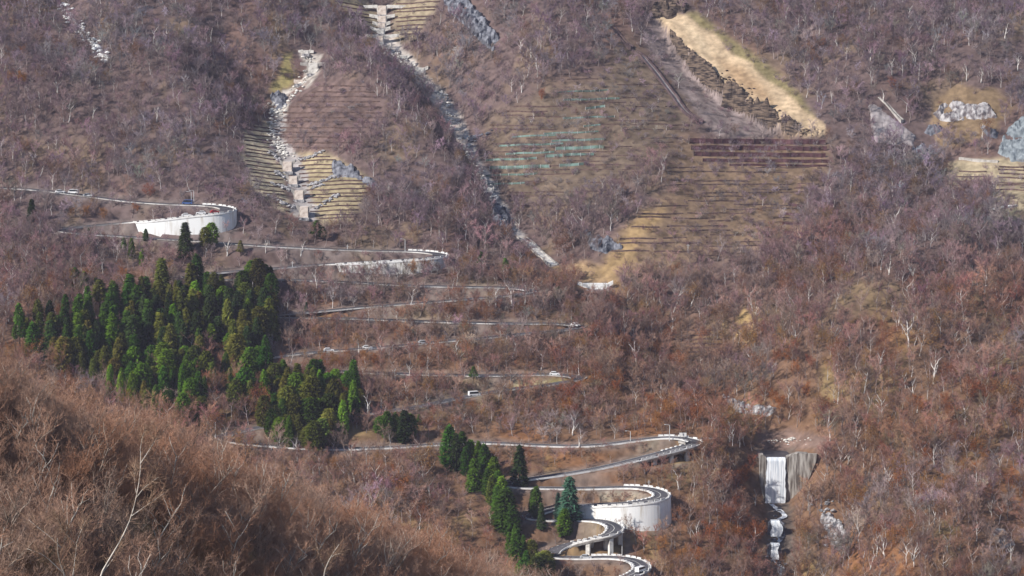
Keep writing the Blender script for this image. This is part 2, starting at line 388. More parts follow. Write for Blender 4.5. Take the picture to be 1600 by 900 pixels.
# ------------------------------------------------------------------ mesh helpers
class MB:
    def __init__(s): s.v = []; s.f = []
    def add(s, vs, fs):
        k = len(s.v); s.v += [tuple(map(float, p)) for p in vs]; s.f += [tuple(int(i) + k for i in q) for q in fs]; return s
    def box(s, x0, x1, y0, y1, z0, z1):
        return s.add([(x0, y0, z0), (x1, y0, z0), (x1, y1, z0), (x0, y1, z0), (x0, y0, z1), (x1, y0, z1), (x1, y1, z1), (x0, y1, z1)],
                     [(0, 3, 2, 1), (4, 5, 6, 7), (0, 1, 5, 4), (1, 2, 6, 5), (2, 3, 7, 6), (3, 0, 4, 7)])
    def prism(s, poly, y0, y1):
        n = len(poly)
        return s.add([(x, y0, z) for x, z in poly] + [(x, y1, z) for x, z in poly],
                     [tuple(range(n)), tuple(range(2 * n - 1, n - 1, -1))] + [(i, i + n, (i + 1) % n + n, (i + 1) % n) for i in range(n)])
    def tube(s, pts, rad, n=5, cap=True):
        pts = np.array(pts, float); k = len(pts)
        T = np.gradient(pts, axis=0); T /= np.linalg.norm(T, axis=1)[:, None] + 1e-9
        vs = []
        for p, t, r in zip(pts, T, rad):
            a = np.cross(t, (0.31, 0.95, 0.05)); a /= np.linalg.norm(a) + 1e-9; b = np.cross(t, a)
            for i in range(n):
                q = 2 * math.pi * i / n
                vs.append(p + r * (math.cos(q) * a + math.sin(q) * b))
        fs = [(i * n + j, i * n + (j + 1) % n, (i + 1) * n + (j + 1) % n, (i + 1) * n + j) for i in range(k - 1) for j in range(n)]
        if cap and n > 2:
            fs += [tuple(range(n - 1, -1, -1)), tuple(range((k - 1) * n, k * n))]
        return s.add(vs, fs)
    def sweep(s, ring, closed=True):
        """ring: (k, m, 3) cross-sections"""
        ring = np.array(ring, float); k, m, _ = ring.shape
        fs = [(i * m + j, i * m + (j + 1) % m, (i + 1) * m + (j + 1) % m, (i + 1) * m + j) for i in range(k - 1) for j in range(m if closed else m - 1)]
        if closed:
            fs += [tuple(range(m - 1, -1, -1)), tuple(range((k - 1) * m, k * m))]
        return s.add(ring.reshape(-1, 3), fs)
    def mesh(s, name, mat, origin=(0, 0, 0), smooth=False):
        me = bpy.data.meshes.new(name)
        v = np.array(s.v, float).reshape(-1, 3) - np.array(origin, float)
        me.from_pydata(v.tolist(), [], s.f)
        me.materials.append(mat)
        if smooth:
            me.polygons.foreach_set('use_smooth', np.ones(len(me.polygons), bool))
        me.update()
        return me

def tag(o, label=None, cat=None, group=None, kind=None):
    if label: o['label'] = label
    if cat: o['category'] = cat
    if group: o['group'] = group
    if kind: o['kind'] = kind
    return o
def link(name, data, parent=None, loc=(0, 0, 0), rot=(0, 0, 0), scale=None):
    o = bpy.data.objects.new(name, data); COL.objects.link(o)
    o.parent = parent; o.location = [float(c) for c in loc]; o.rotation_euler = rot
    if scale is not None: o.scale = scale
    return o
def empty(name, loc, rz=0.0):
    o = link(name, None, None, loc, (0, 0, rz)); o.empty_display_size = 1; return o
def part(name, mb, mat, parent, smooth=False):
    """mesh in world coordinates, made a child of parent (an unrotated Empty)"""
    return link(name, mb.mesh(name, mat, origin=parent.location, smooth=smooth), parent)
def solo(name, mb, mat, smooth=False):
    v = np.array(mb.v); org = (v[:, 0].mean(), v[:, 1].mean(), v[:, 2].min())
    return link(name, mb.mesh(name, mat, origin=org, smooth=smooth), None, org)

def pip(u, v, poly):
    poly = np.array(poly, float); ins = np.zeros(np.shape(u), bool)
    for (x0, y0), (x1, y1) in zip(poly, np.roll(poly, -1, 0)):
        c = ((y0 > v) != (y1 > v)) & (u < (x1 - x0) * (v - y0) / (y1 - y0 + 1e-12) + x0)
        ins ^= c
    return ins
def pw(u, v, poly, soft=6.0):
    """soft inside weight of a polygon"""
    u = np.asarray(u, float); v = np.asarray(v, float)
    poly = np.array(poly, float)
    d = np.full(u.shape, 1e9)
    for (x0, y0), (x1, y1) in zip(poly, np.roll(poly, -1, 0)):
        dx, dy = x1 - x0, y1 - y0
        t = np.clip(((u - x0) * dx + (v - y0) * dy) / (dx * dx + dy * dy + 1e-9), 0, 1)
        d = np.minimum(d, np.hypot(u - x0 - t * dx, v - y0 - t * dy))
    sd = np.where(pip(u, v, poly), d, -d)
    return sstep(-soft, soft, sd)

# ------------------------------------------------------------------ ground cover zones (outline in the photo, colour of the bare ground, share of trees kept, height factor)
Z_SCAR = [(1026, 26), (1050, 18), (1078, 26), (1098, 46), (1120, 52), (1140, 82), (1174, 98), (1196, 124), (1234, 146), (1262, 178), (1284, 190), (1292, 208), (1262, 216), (1236, 206), (1212, 184), (1170, 156), (1130, 130), (1104, 100), (1080, 84), (1062, 58)]
Z_SLIP = [(1000, 60), (1030, 30), (1062, 62), (1100, 102), (1130, 132), (1205, 182), (1240, 205), (1190, 216), (1112, 208), (1070, 150)]
Z_LT = [(380, 205), (410, 190), (440, 185), (440, 230), (446, 300), (462, 338), (430, 325), (395, 290), (378, 245)]
Z_RT = [(462, 240), (500, 235), (522, 245), (560, 268), (585, 285), (565, 320), (560, 350), (505, 352), (485, 335), (472, 300), (465, 270)]
Z_SHRUB1 = [(430, 215), (440, 175), (500, 130), (560, 125), (600, 150), (600, 180), (560, 220), (520, 240), (460, 236)]
Z_TOPL = [(515, -5), (570, -5), (590, 25), (600, 55), (575, 45), (540, 25)]
Z_TOPR = [(615, 0), (690, -5), (680, 25), (650, 60), (615, 65)]
Z_MID = [(1045, 215), (1300, 222), (1290, 260), (1260, 310), (1250, 370), (1190, 395), (1100, 400), (1000, 440), (930, 430), (960, 380), (1000, 330), (1040, 290)]
Z_TERR = [(760, 190), (860, 130), (940, 110), (985, 60), (1040, 110), (1090, 190), (1040, 240), (960, 290), (880, 330), (800, 330), (765, 270)]
Z_PATCH = [(1140, 515), (1165, 485), (1182, 500), (1175, 530), (1160, 535)]
Z_MOUND = [(1445, 190), (1455, 150), (1500, 135), (1560, 140), (1580, 165), (1560, 200), (1500, 230), (1470, 230)]
Z_RTERR = [(1480, 255), (1600, 250), (1640, 255), (1640, 345), (1590, 345), (1550, 310), (1490, 300)]
Z_GRIT = [(1180, 670), (1230, 668), (1295, 682), (1290, 700), (1240, 704), (1190, 700)]
Z_BASIN = [(860, 415), (910, 405), (960, 425), (975, 450), (930, 460), (890, 445)]
Z_TANBELT = [(925, 430), (960, 385), (1000, 330), (1035, 320), (1010, 370), (985, 420), (960, 440)]
Z_FRINGE = [(1072, 20), (1095, 22), (1150, 65), (1200, 100), (1250, 145), (1275, 188), (1240, 165), (1195, 128), (1150, 92), (1105, 55)]
ZONES = [
    (Z_TERR, (0.145, 0.108, 0.08), 0.85, 0.36, 20), (Z_MID, (0.185, 0.128, 0.085), 0.95, 0.34, 20), (Z_SHRUB1, (0.145, 0.10, 0.09), 1.6, 0.24, 10),
    (Z_SLIP, (0.22, 0.175, 0.165), 0.05, 0.3, 6), (Z_FRINGE, (0.20, 0.165, 0.085), 0.6, 0.4, 6), (Z_SCAR, (0.48, 0.36, 0.235), 0.0, 0, 3), (Z_LT, (0.40, 0.34, 0.24), 0.02, 0.25, 4), (Z_RT, (0.33, 0.27, 0.17), 0.12, 0.3, 6),
    (Z_TOPL, (0.30, 0.245, 0.16), 0.12, 0.3, 6), (Z_TOPR, (0.27, 0.22, 0.15), 0.15, 0.3, 6), (Z_PATCH, (0.33, 0.225, 0.105), 0.0, 0, 3), (Z_MOUND, (0.20, 0.14, 0.085), 0.5, 0.3, 5),
    (Z_RTERR, (0.33, 0.27, 0.18), 0.25, 0.4, 6), (Z_GRIT, (0.20, 0.135, 0.11), 0.0, 0, 4), (Z_BASIN, (0.33, 0.225, 0.13), 0.25, 0.4, 7), (Z_TANBELT, (0.33, 0.225, 0.115), 0.3, 0.38, 10),
    ([(440, 85), (462, 84), (455, 130), (432, 150), (425, 140)], (0.27, 0.225, 0.10), 0.25, 0.3, 6), ([(1180, 715), (1182, 700), (1244, 700), (1240, 790), (1240, 905), (1195, 905), (1195, 790)], (0.14, 0.11, 0.09), 0.0, 0, 5),
    ([(800, 593), (880, 590), (900, 596), (860, 603), (800, 606)], (0.34, 0.29, 0.12), 0.0, 0, 2), ([(590, 60), (615, 60), (655, 105), (710, 165), (738, 225), (715, 228), (680, 165), (640, 115), (600, 80)], (0.50, 0.45, 0.41), 0.0, 0, 4),
    ([(425, 175), (448, 175), (440, 215), (460, 235), (475, 270), (490, 320), (488, 342), (464, 342), (450, 270), (425, 230)], (0.34, 0.31, 0.30), 0.0, 0, 3),
    ([(470, 80), (500, 84), (496, 118), (474, 134), (452, 150), (446, 178), (426, 178), (436, 150), (462, 128), (482, 108)], (0.44, 0.40, 0.36), 0.0, 0, 3),
    ([(724, 226), (740, 226), (768, 282), (788, 318), (806, 356), (822, 368), (812, 376), (794, 362), (772, 322), (752, 280)], (0.42, 0.38, 0.35), 0.0, 0, 3),
    ([(1120, 92), (1160, 104), (1200, 142), (1216, 166), (1190, 160), (1140, 124)], (0.40, 0.27, 0.16), 0.0, 0, 12), ([(1070, 34), (1092, 52), (1110, 80), (1092, 74)], (0.58, 0.45, 0.30), 0.0, 0, 8),
    ([(930, 765), (1000, 768), (1010, 776), (985, 781), (935, 783)], (0.36, 0.30, 0.22), 0.05, 0.3, 2), ([(1000, 700), (1040, 690), (1050, 694), (1010, 708)], (0.3, 0.25, 0.18), 0.1, 0.3, 2),
]
_pts = np.stack([GX, GY, H], -1).reshape(-1, 3)
GU, GV, GW = proj(_pts)
_x, _y = _pts[:, 0], _pts[:, 1]
_low = sstep(330, 640, GV)[:, None]
_c = np.array((0.135, 0.096, 0.09)) * (1 - _low) + np.array((0.17, 0.10, 0.062)) * _low
_n1 = fbm(_x / 16 + 9, _y / 24, 4)[:, None]
_c = _c + sstep(0.12, 0.5, _n1) * (np.array((0.26, 0.19, 0.09)) - _c) * (0.3 + 0.45 * _low)
_n2 = fbm(_x / 26 + 70, _y / 36, 4)[:, None]
_c = _c + sstep(0.15, 0.5, _n2) * (np.array((0.28, 0.125, 0.05)) - _c) * 0.55 * (0.25 + 0.75 * _low)
_wob = 15 * fbm(_x / 8, _y / 12, 4)
for poly, colr, keep, hf, soft in ZONES:
    p = np.array(poly)
    m = (GU > p[:, 0].min() - 30) & (GU < p[:, 0].max() + 30) & (GV > p[:, 1].min() - 30) & (GV < p[:, 1].max() + 30) & (GW > 900)
    w = pw(GU[m] + _wob[m], GV[m] + _wob[m] * 0.6, poly, soft)[:, None]
    var = 1 + 0.35 * fbm(_x[m] / 5, _y[m] / 8, 3)[:, None]
    _c[m] = _c[m] * (1 - w) + np.array(colr) * var * w
_rd = ROADD.ravel()
_w = (sstep(3.6, 4.6, _rd) * (1 - sstep(5.5, 8.5, _rd)) * 0.55)[:, None]
_c = _c * (1 - _w) + np.array((0.21, 0.18, 0.165)) * _w
_c = np.clip(_c, 0.01, 1)
_me = bpy.data.meshes.new("hillside")
_ny, _nx = GX.shape
_id = np.arange(GX.size).reshape(_ny, _nx)
_q = np.stack([_id[:-1, :-1], _id[:-1, 1:], _id[1:, 1:], _id[1:, :-1]], -1).reshape(-1, 4)
_me.vertices.add(GX.size); _me.vertices.foreach_set('co', _pts.ravel())
_me.loops.add(_q.size); _me.loops.foreach_set('vertex_index', _q.ravel().astype(np.int32))
_me.polygons.add(len(_q)); _me.polygons.foreach_set('loop_start', np.arange(0, _q.size, 4, dtype=np.int32))
_me.polygons.foreach_set('use_smooth', np.ones(len(_q), bool))
_me.update(calc_edges=True)
_a = _me.attributes.new('ground_colour', 'FLOAT_COLOR', 'POINT')
_a.data.foreach_set('color', np.concatenate([_c, np.ones((len(_c), 1))], 1).astype(np.float32).ravel())
_me.materials.append(M['ground'])
tag(link('terrain', _me), 'wooded mountain hillside with gullies', None, None, 'structure')

# ------------------------------------------------------------------ road surface, markings, rails, walls, viaducts
def edge(k, off, z=0.0):
    return np.array((RD[k, 0] + off * RN[k, 0], RD[k, 1] + off * RN[k, 1], RD[k, 2] + z))
mb = MB()
mb.sweep([[edge(k, o, z) for o, z in ((-HW, -0.25), (HW, -0.25), (HW, 0.14), (-HW, 0.14))] for k in range(0, len(RD), 2)])
tag(solo('road', mb, M['asphalt']), 'grey asphalt road zigzagging down the hillside', None, None, 'structure')

def runs(mask, gap=6, minlen=8):
    out = []; k = 0; n = len(mask)
    while k < n:
        if mask[k]:
            e = k
            while e < n and mask[e:e + gap].any(): e += 1
            if e - k >= minlen: out.append((k, min(e, n) - 1))
            k = e
        else: k += 1
    return out
hx = gsm(RT[:, 0], 3)
vis = (RU > -60) & (RU < 1660)
curv = np.abs(np.gradient(np.unwrap(np.arctan2(RT[:, 1], RT[:, 0]))))
ORD = ['topmost', 'second', 'third', 'fourth', 'fifth', 'sixth', 'seventh', 'eighth', 'ninth', 'tenth', 'eleventh', 'twelfth', 'thirteenth', 'fourteenth', 'fifteenth', 'sixteenth']
def rail(k0, k1, off, h, label):
    ks = list(range(k0, k1 + 1, 2))
    mb = MB(); mb.sweep([[edge(k, off - 0.13, 0.05), edge(k, off + 0.13, 0.05), edge(k, off + 0.13, h), edge(k, off - 0.13, h)] for k in ks])
    tag(solo('guard_rail', mb, M['white'] if h > 0.6 else M['rail']), label, 'guard rail', 'white guard rails along the road')
# left side of travel = outer side of the right-hand bends and of the legs running back to the left
leg_no = 0
solid_l = (hx < 0.15) & (RM == 0) & vis
for a, b in runs(solid_l, 3, 14):
    rail(a, b, HW + 0.2, 0.66 if RV[(a + b) // 2] > 670 else 0.52, 'white rail of the %s road leg that descends leftwards' % ORD[min(leg_no, 15)]); leg_no += 1
leg_no = 0
for a, b in runs((hx > -0.1) & vis, 3, 14):
    rail(a, b, -HW - 0.2, 0.62 if RV[(a + b) // 2] > 670 else 0.5, 'white rail of the %s road leg that leads rightwards' % ORD[min(leg_no, 15)]); leg_no += 1

# bends: parapets of separate blocks on a kerb
BENDS = []
for a, b in runs(RM > 0, 4, 8):
    BENDS.append((a, b, int(round(RM[a:b + 1].mean()))))
_place = ['at the uppermost walled bend', 'at the stained-wall bend right of the mid road', 'at the bend with two white sign boards', 'on top of the big white curved wall', 'on the small bridge bend below the big wall', 'on the lowest bend with the white car']
_blk = MB().box(-0.95, 0.95, -0.16, 0.16, 0.25, 0.78).mesh('parapet_block', M['white'])
_iblk = MB().box(-0.62, 0.62, -0.45, 0.45, 0.0, 0.30).mesh('kerb_block', M['white'])
for bi, (a, b, md) in enumerate(BENDS):
    a0 = max(0, a - 14); b0 = min(len(RD) - 1, b + 3)
    e = empty('parapet', edge(a0, HW + 0.25)); tag(e, 'white notched parapet %s' % _place[min(bi, 5)], 'parapet', 'parapets on the outer side of the bends')
    mb = MB(); mb.sweep([[edge(k, HW + o, z) for o, z in ((0.02, 0.0), (0.5, 0.0), (0.5, 0.25), (0.02, 0.25))] for k in range(a0, b0 + 1)])
    part('kerb', mb, M['white'], e)
    for k in np.arange(a0 + 1, b0 - 1, 2.4):
        k = int(k); p = edge(k, HW + 0.26)
        o = link('parapet_block', _blk, e, p - np.array(e.location), (0, 0, math.atan2(RT[k, 1], RT[k, 0])))
    if bi >= 2:
        mid = int(a0 + np.argmax(curv[a0:b0])); a1, b1 = max(a0, mid - 14), min(b0, mid + 14)
        e2 = empty('kerb_row', edge(a1, -HW + 0.5)); tag(e2, 'row of white kerb blocks inside the bend %s' % _place[min(bi, 5)].split(' ', 1)[1], 'kerb')
        for k in range(a1, b1 + 1, 2):
            p = edge(k, -HW + 0.55, 0.14)
            link('kerb_block', _iblk, e2, p - np.array(e2.location), (0, 0, math.atan2(RT[k, 1], RT[k, 0]) + 0.5))

_wl = ['tall white concrete retaining wall under the uppermost bend', 'long stained retaining wall under the second right-hand bend', 'big white curved retaining wall of the lower bend']
wi = 0
for a, b, md in BENDS:
    ks = list(range(a - 6, b + 5)) if md == 1 else list(range(a - 5, b + 6))
    if md == 1:
        off = HW + 0.48
        e = empty('retaining_wall', edge(a, off)); tag(e, _wl[min(wi, 2)], 'wall')
        mb = MB(); ring = []
        for k in ks:
            t = edge(k, off, 0.02); q = edge(k, off + 1.5)
            zb = min(float(ground(t[0], t[1])), float(ground(q[0], q[1])), t[2] - 1.5) - 1.2
            for _o2 in (2.5, 4.0):
                q = edge(k, off + _o2); zb = min(zb, float(ground(q[0], q[1])) - 0.6)
            bt = 0.12 * (t[2] - zb)
            lo = edge(k, off + bt * 0.35); lo[2] = zb
            bk = edge(k, off - 0.7); bk2 = bk.copy(); bk2[2] = zb; bk[2] = t[2]
            ring.append([bk, t, lo, bk2])
        mb.sweep(ring)
        part('wall_face', mb, M['wall_stained'] if wi == 1 else M['wall'], e)
        mb = MB(); mb.sweep([[edge(k, off + o, z) for o, z in ((-0.05, -0.45), (0.2, -0.45), (0.2, -0.02), (-0.05, -0.02))] for k in ks])
        part('coping', mb, M['white'], e)
        wi += 1
    else:
        n = sum(1 for q in BENDS[:BENDS.index((a, b, md))] if q[2] == 2)
        e = empty('viaduct', edge(a, 0, -1)); tag(e, ['grey viaduct under the bend with two white sign boards', 'short concrete bridge with square piers below the big white wall', 'lowest bridge bend at the bottom edge of the picture'][min(n, 2)], 'viaduct')
        mb = MB(); mb.sweep([[edge(k, o, z) for o, z in ((-HW - 0.3, -1.15), (HW + 0.1, -1.15), (HW + 0.56, -0.3), (HW + 0.56, -0.01), (-HW - 0.3, -0.26))] for k in ks])
        part('deck', mb, M['conc'], e)
        for k in range(a + 1, b + 1, 7):
            for o in (HW - 0.9, -HW + 1.2):
                p = edge(k, o); zg = float(ground(p[0], p[1])) - 1
                if p[2] - 1.1 - zg < 1.5: continue
                th = math.atan2(RT[k, 1], RT[k, 0]); c, s_ = math.cos(th), math.sin(th)
                mb = MB(); q = []
                for dx, dy in ((-0.75, -0.75), (0.75, -0.75), (0.75, 0.75), (-0.75, 0.75)):
                    q.append((p[0] + dx * c - dy * s_, p[1] + dx * s_ + dy * c))
                mb.add([(x, y, zg) for x, y in q] + [(x, y, p[2] - 1.1) for x, y in q], [(0, 3, 2, 1), (4, 5, 6, 7), (0, 1, 5, 4), (1, 2, 6, 5), (2, 3, 7, 6), (3, 0, 4, 7)])
                part('pier', mb, M['conc_pale'], e)
# white edge lines and the centre line of the lower bends
for nm, o in (('edge_line', -HW + 0.35), ('edge_line', HW - 0.35), ('centre_line', 0.0)):
    mb = MB(); mb.sweep([[edge(k, o - 0.09, 0.146), edge(k, o + 0.09, 0.146)] for k in range(int(np.argmax(RV > 678)), len(RD), 2)], closed=False)
    tag(solo(nm, mb, M['yellow_line']), 'painted white line along the road', None, None, 'structure')

# ------------------------------------------------------------------ rock, walls of sprayed concrete, dams, fences
CLEAR = []
ppm = lambda P: F / float(proj(np.asarray(P)[None])[2][0])      # photo pixels per metre at a place
_rr = np.random.default_rng(5)

def outcrop(name, poly, mat, amp, label, cat, step=0.7, rough=3.0, blocky=0.0):
    rough = rough * 1.5; poly = np.array(poly, float)
    W = np.array([hit(u, v, ground)[0] for u, v in poly])
    xs = np.arange(W[:, 0].min() - 3, W[:, 0].max() + 3, step); ys = np.arange(W[:, 1].min() - 4, W[:, 1].max() + 4, step)
    X, Y = np.meshgrid(xs, ys); Z = ground(X, Y)
    u, v, w = proj(np.stack([X, Y, Z], -1).reshape(-1, 3))
    wob = 5 * fbm(X.ravel() / 4, Y.ravel() / 5, 3)
    msk = pw(u + wob, v + wob * 0.7, poly, 3.0).reshape(X.shape)
    n = 1 - np.abs(fbm(X / rough + 11, Y / rough * 0.8, 4)) * 2
    n = n + 0.6 * (vnoise(X / 1.1, Y / 1.4) - 0.5)
    if blocky: n = n * (1 - blocky) + blocky * np.round(n * 3) / 3
    Z2 = Z + msk * (0.15 + amp * np.clip(n, -0.2, 1.2)) - 0.8 * (1 - msk)
    idx = -np.ones(X.shape, int); keep = msk > 0.02
    q = keep[:-1, :-1] | keep[1:, :-1] | keep[:-1, 1:] | keep[1:, 1:]
    mb = MB(); jj, ii = np.nonzero(q)
    used = {}
    vs = []
    def vid(j, i):
        if (j, i) not in used:
            used[(j, i)] = len(vs); vs.append((X[j, i], Y[j, i], Z2[j, i]))
        return used[(j, i)]
    fs = [(vid(j, i), vid(j, i + 1), vid(j + 1, i + 1), vid(j + 1, i)) for j, i in zip(jj, ii)]
    mb.add(vs, fs)
    tag(solo(name, mb, mat), label, cat)
    for p in W: CLEAR.append((p[0], p[1], 3.0))
    KEEPOUT.append(poly)
KEEPOUT = []

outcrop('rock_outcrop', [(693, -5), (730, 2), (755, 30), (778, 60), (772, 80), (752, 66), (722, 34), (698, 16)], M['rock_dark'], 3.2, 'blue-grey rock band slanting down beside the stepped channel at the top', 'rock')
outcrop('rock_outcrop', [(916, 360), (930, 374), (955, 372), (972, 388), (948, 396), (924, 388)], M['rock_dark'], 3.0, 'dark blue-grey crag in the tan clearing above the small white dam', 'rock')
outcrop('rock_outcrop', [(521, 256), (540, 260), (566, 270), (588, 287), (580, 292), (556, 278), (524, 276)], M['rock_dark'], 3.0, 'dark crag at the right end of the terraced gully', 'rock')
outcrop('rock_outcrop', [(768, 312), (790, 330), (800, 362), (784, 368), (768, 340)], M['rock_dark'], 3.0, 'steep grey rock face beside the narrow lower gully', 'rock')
outcrop('white_cliff', [(1460, 178), (1478, 160), (1545, 164), (1556, 182), (1500, 190), (1468, 187)], M['rock_white'], 2.0, 'whitish cliff under the grassy mound', 'cliff')
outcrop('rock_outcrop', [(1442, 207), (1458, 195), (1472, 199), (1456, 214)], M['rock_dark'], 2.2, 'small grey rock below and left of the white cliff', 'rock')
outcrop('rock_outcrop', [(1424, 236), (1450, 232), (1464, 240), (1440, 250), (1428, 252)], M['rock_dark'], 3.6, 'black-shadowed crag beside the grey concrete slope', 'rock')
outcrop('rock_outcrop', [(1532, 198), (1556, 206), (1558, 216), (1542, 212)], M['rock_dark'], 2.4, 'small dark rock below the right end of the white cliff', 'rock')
outcrop('sprayed_slope', [(1356, 164), (1371, 163), (1402, 190), (1430, 211), (1427, 227), (1370, 224), (1360, 192)], M['slab_grey'], 0.7, 'grey triangular slope of sprayed concrete', 'slope', rough=6)
outcrop('sprayed_slope', [(1558, 238), (1570, 206), (1604, 176), (1645, 165), (1645, 256), (1580, 253)], M['slab_teal'], 1.3, 'bluish sprayed concrete slope at the right edge above the striped terrace', 'slope', rough=4)
outcrop('strata_cliff', [(1131, 134), (1166, 148), (1206, 172), (1248, 200), (1240, 212), (1200, 196), (1160, 176), (1128, 166)], M['rock_strata_shaded'], 4.8, 'dark layered cliff along the lower edge of the tan scar', 'cliff', blocky=0.2, rough=5.5)
outcrop('strata_cliff', [(1046, 46), (1075, 74), (1106, 104), (1131, 126), (1127, 146), (1094, 128), (1060, 84)], M['rock_strata_shaded'], 3.6, 'purple-grey broken cliff along the upper edge of the tan scar', 'cliff', blocky=0.15, rough=6.0)
outcrop('rock_outcrop', [(1016, 6), (1060, -4), (1078, 12), (1052, 29), (1020, 31)], M['rock_strata_shaded'], 2.6, 'broken rubble ledge at the top of the tan scar', 'rock', blocky=0.5)
outcrop('rock_outcrop', [(1128, 618), (1152, 628), (1186, 640), (1214, 637), (1200, 650), (1150, 642)], M['stone'], 2.2, 'grey boulder bank in the stream bed above the waterfall', 'rock')
outcrop('rock_outcrop', [(1284, 812), (1308, 798), (1322, 838), (1300, 852)], M['stone'], 2.6, 'tan rock face right of the lower cascades', 'rock')
outcrop('rock_outcrop', [(1544, 824), (1572, 828), (1584, 850), (1562, 856)], M['rock_white'], 1.0, 'pale rock patch near the lower right corner', 'rock')
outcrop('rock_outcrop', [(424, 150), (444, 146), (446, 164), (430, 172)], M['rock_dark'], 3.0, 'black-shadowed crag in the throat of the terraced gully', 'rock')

def boulders(path, n, size, jitter, mat, name, parent=None, label=None, kind='stuff'):
    """loose stones along a pixel line, one mass"""
    path = np.array(path, float); mb = MB()
    seg = np.concatenate([[0], np.cumsum(np.hypot(*np.diff(path, axis=0).T))])
    for s in _rr.uniform(0, seg[-1], n):
        u = np.interp(s, seg, path[:, 0]) + _rr.normal(0, jitter); v = np.interp(s, seg, path[:, 1]) + _rr.normal(0, jitter * 0.5)
        p = hit(u, v, ground, 1000, 1900, 3)[0]; r = size * _rr.uniform(0.5, 1.4)
        vs = np.array([(1, 0, 0), (-1, 0, 0), (0, 1, 0), (0, -1, 0), (0, 0, 1), (0, 0, -1), (.7, .7, .5), (-.7, .6, .5), (.6, -.7, .6), (-.6, -.7, .4)]) * r
        vs = vs * _rr.uniform(0.75, 1.25, vs.shape) * np.array([1.2, 1, 0.8])
        a = _rr.uniform(0, 6.28); c, s_ = math.cos(a), math.sin(a)
        vs = vs @ np.array([[c, -s_, 0], [s_, c, 0], [0, 0, 1]]).T + p + np.array([0, 0, r * 0.25])
        mb.add(vs, [(4, 6, 7), (4, 7, 9), (4, 9, 8), (4, 8, 6), (6, 0, 2), (6, 2, 7), (7, 2, 1), (7, 1, 9), (9, 1, 3), (9, 3, 8), (8, 3, 0), (8, 0, 6), (5, 2, 0), (5, 1, 2), (5, 3, 1), (5, 0, 3)])
    if parent is None:
        tag(solo(name, mb, mat), label, None, None, kind)
    else:
        o = part(name, mb, mat, parent); o['kind'] = 'stuff'
    KEEPLINES.append(path)
KEEPLINES = []
KEEPOUT += [[(895, 438), (968, 438), (975, 490), (900, 490)], [(798, 358), (822, 358), (884, 418), (872, 446), (840, 430), (800, 392)], [(465, 78), (505, 80), (502, 130), (470, 140)]]

def dam(u, v, w_px, h_px, label, wing_px=0, wing_rise=3, mat='conc_pale', stone=None, sp=0.5, name='check_dam', face=None):
    """concrete check dam: u, v = foot of the spillway; central face, a notched crest and wings reaching into the banks"""
    p = spot(u, v); s = ppm(p); w = w_px / s; h = h_px / s; ww = max(wing_px / s, w * 0.7)
    e = empty(name, p); tag(e, label, 'dam', 'concrete check dams in the gullies')
    B = p
    mb = MB(); mb.prism([(-w / 2, -2.0), (w / 2, -2.0), (w / 2 * 0.97, h), (-w / 2 * 0.97, h)], -0.3, 2.4)
    o = part('spillway_face', MB().add(np.array(mb.v) + B, mb.f), M[face or mat], e)
    for sg in (-1, 1):
        rise = wing_rise / s
        poly = [(sg * w / 2, -2.0), (sg * (w / 2 + 0.6), h - 1.2), (sg * ww, h - 1.0 + rise * 0.7), (sg * ww, h + rise + 0.35), (sg * (w / 2 + 0.4), h + 0.45), (sg * w / 2, h)]
        if sg < 0: poly = poly[::-1]
        mb = MB(); mb.prism(poly, 0.0, 1.3)
        part('wing', MB().add(np.array(mb.v) + B, mb.f), M[mat], e)
    mb = MB(); mb.box(-w / 2 - 0.5, w / 2 + 0.5, -2.6, -0.32, -1.2, 0.12)
    part('apron', MB().add(np.array(mb.v) + B, mb.f), M['stone'], e)
    for ln in (stone or []):
        boulders(ln, int(4 + 1.0 * sum(np.hypot(*np.diff(np.array(ln, float), axis=0).T))), 0.75, 1.8, M['stone'], 'stone_bank', e)
    CLEAR.append((p[0], p[1] - 4, 6 + w * 0.4)); CLEAR.append((p[0], p[1] - 12, 4))
    return e

dam(597, 23, 13, 14, 'uppermost dam of the stepped channel with long level wings', 38, -1, face='pinkconc')
dam(597, 35, 12, 10, 'second dam from the top of the stepped channel', 20, 2, face='pinkconc')
dam(596, 44, 12, 8, 'third dam from the top of the stepped channel', 14, 2, face='pinkconc')
dam(594, 53, 12, 8, 'fourth dam from the top of the stepped channel', 16, 3)
dam(594, 66, 9, 10, 'fifth dam of the stepped channel with a long right wing', 30, 2, face='pinkconc')
dam(602, 80, 7, 9, 'small narrow dam at the foot of the stepped channel', 7, 2)
dam(628, 92, 14, 5, 'low pale dam below the stepped channel', 12, 2)
dam(636, 102, 12, 5, 'thin pale dam above the broad bright one', 12, 1)
dam(652, 112, 22, 6, 'broad bright dam in the middle of the long gully', 17, 2)
dam(679, 142, 9, 6, 'small dam among grey boulders in the long gully', 9, 3, mat='pinkconc')
dam(690, 160, 9, 6, 'pinkish dam just above the boulder step', 8, 3, mat='pinkconc')
dam(712, 200, 13, 5, 'third lowest of the pinkish steps in the gully', 9, 2, mat='pinkconc')
dam(716, 211, 13, 6, 'second lowest of the pinkish steps in the gully', 9, 2, mat='pinkconc')
dam(722, 226, 11, 7, 'lowest pinkish step before the gully turns', 9, 3, mat='pinkconc')
dam(489, 115, 15, 16, 'bright dam at the head of the terraced gully', 20, 0, mat='conc', face='conc_pale')
dam(478, 84, 8, 5, 'small pale slab dam at the top of the terraced gully', 12, -1)
dam(468, 131, 12, 6, 'low pink dam hidden below the bright gully-head dam', 9, -1, mat='pinkconc')
dam(449, 268, 14, 15, 'highest of the four square blocks in the terraced gully', 12, 2, mat='conc', face='pinkconc', stone=[[(422, 238), (443, 258)], [(461, 252), (482, 247), (502, 238)]])
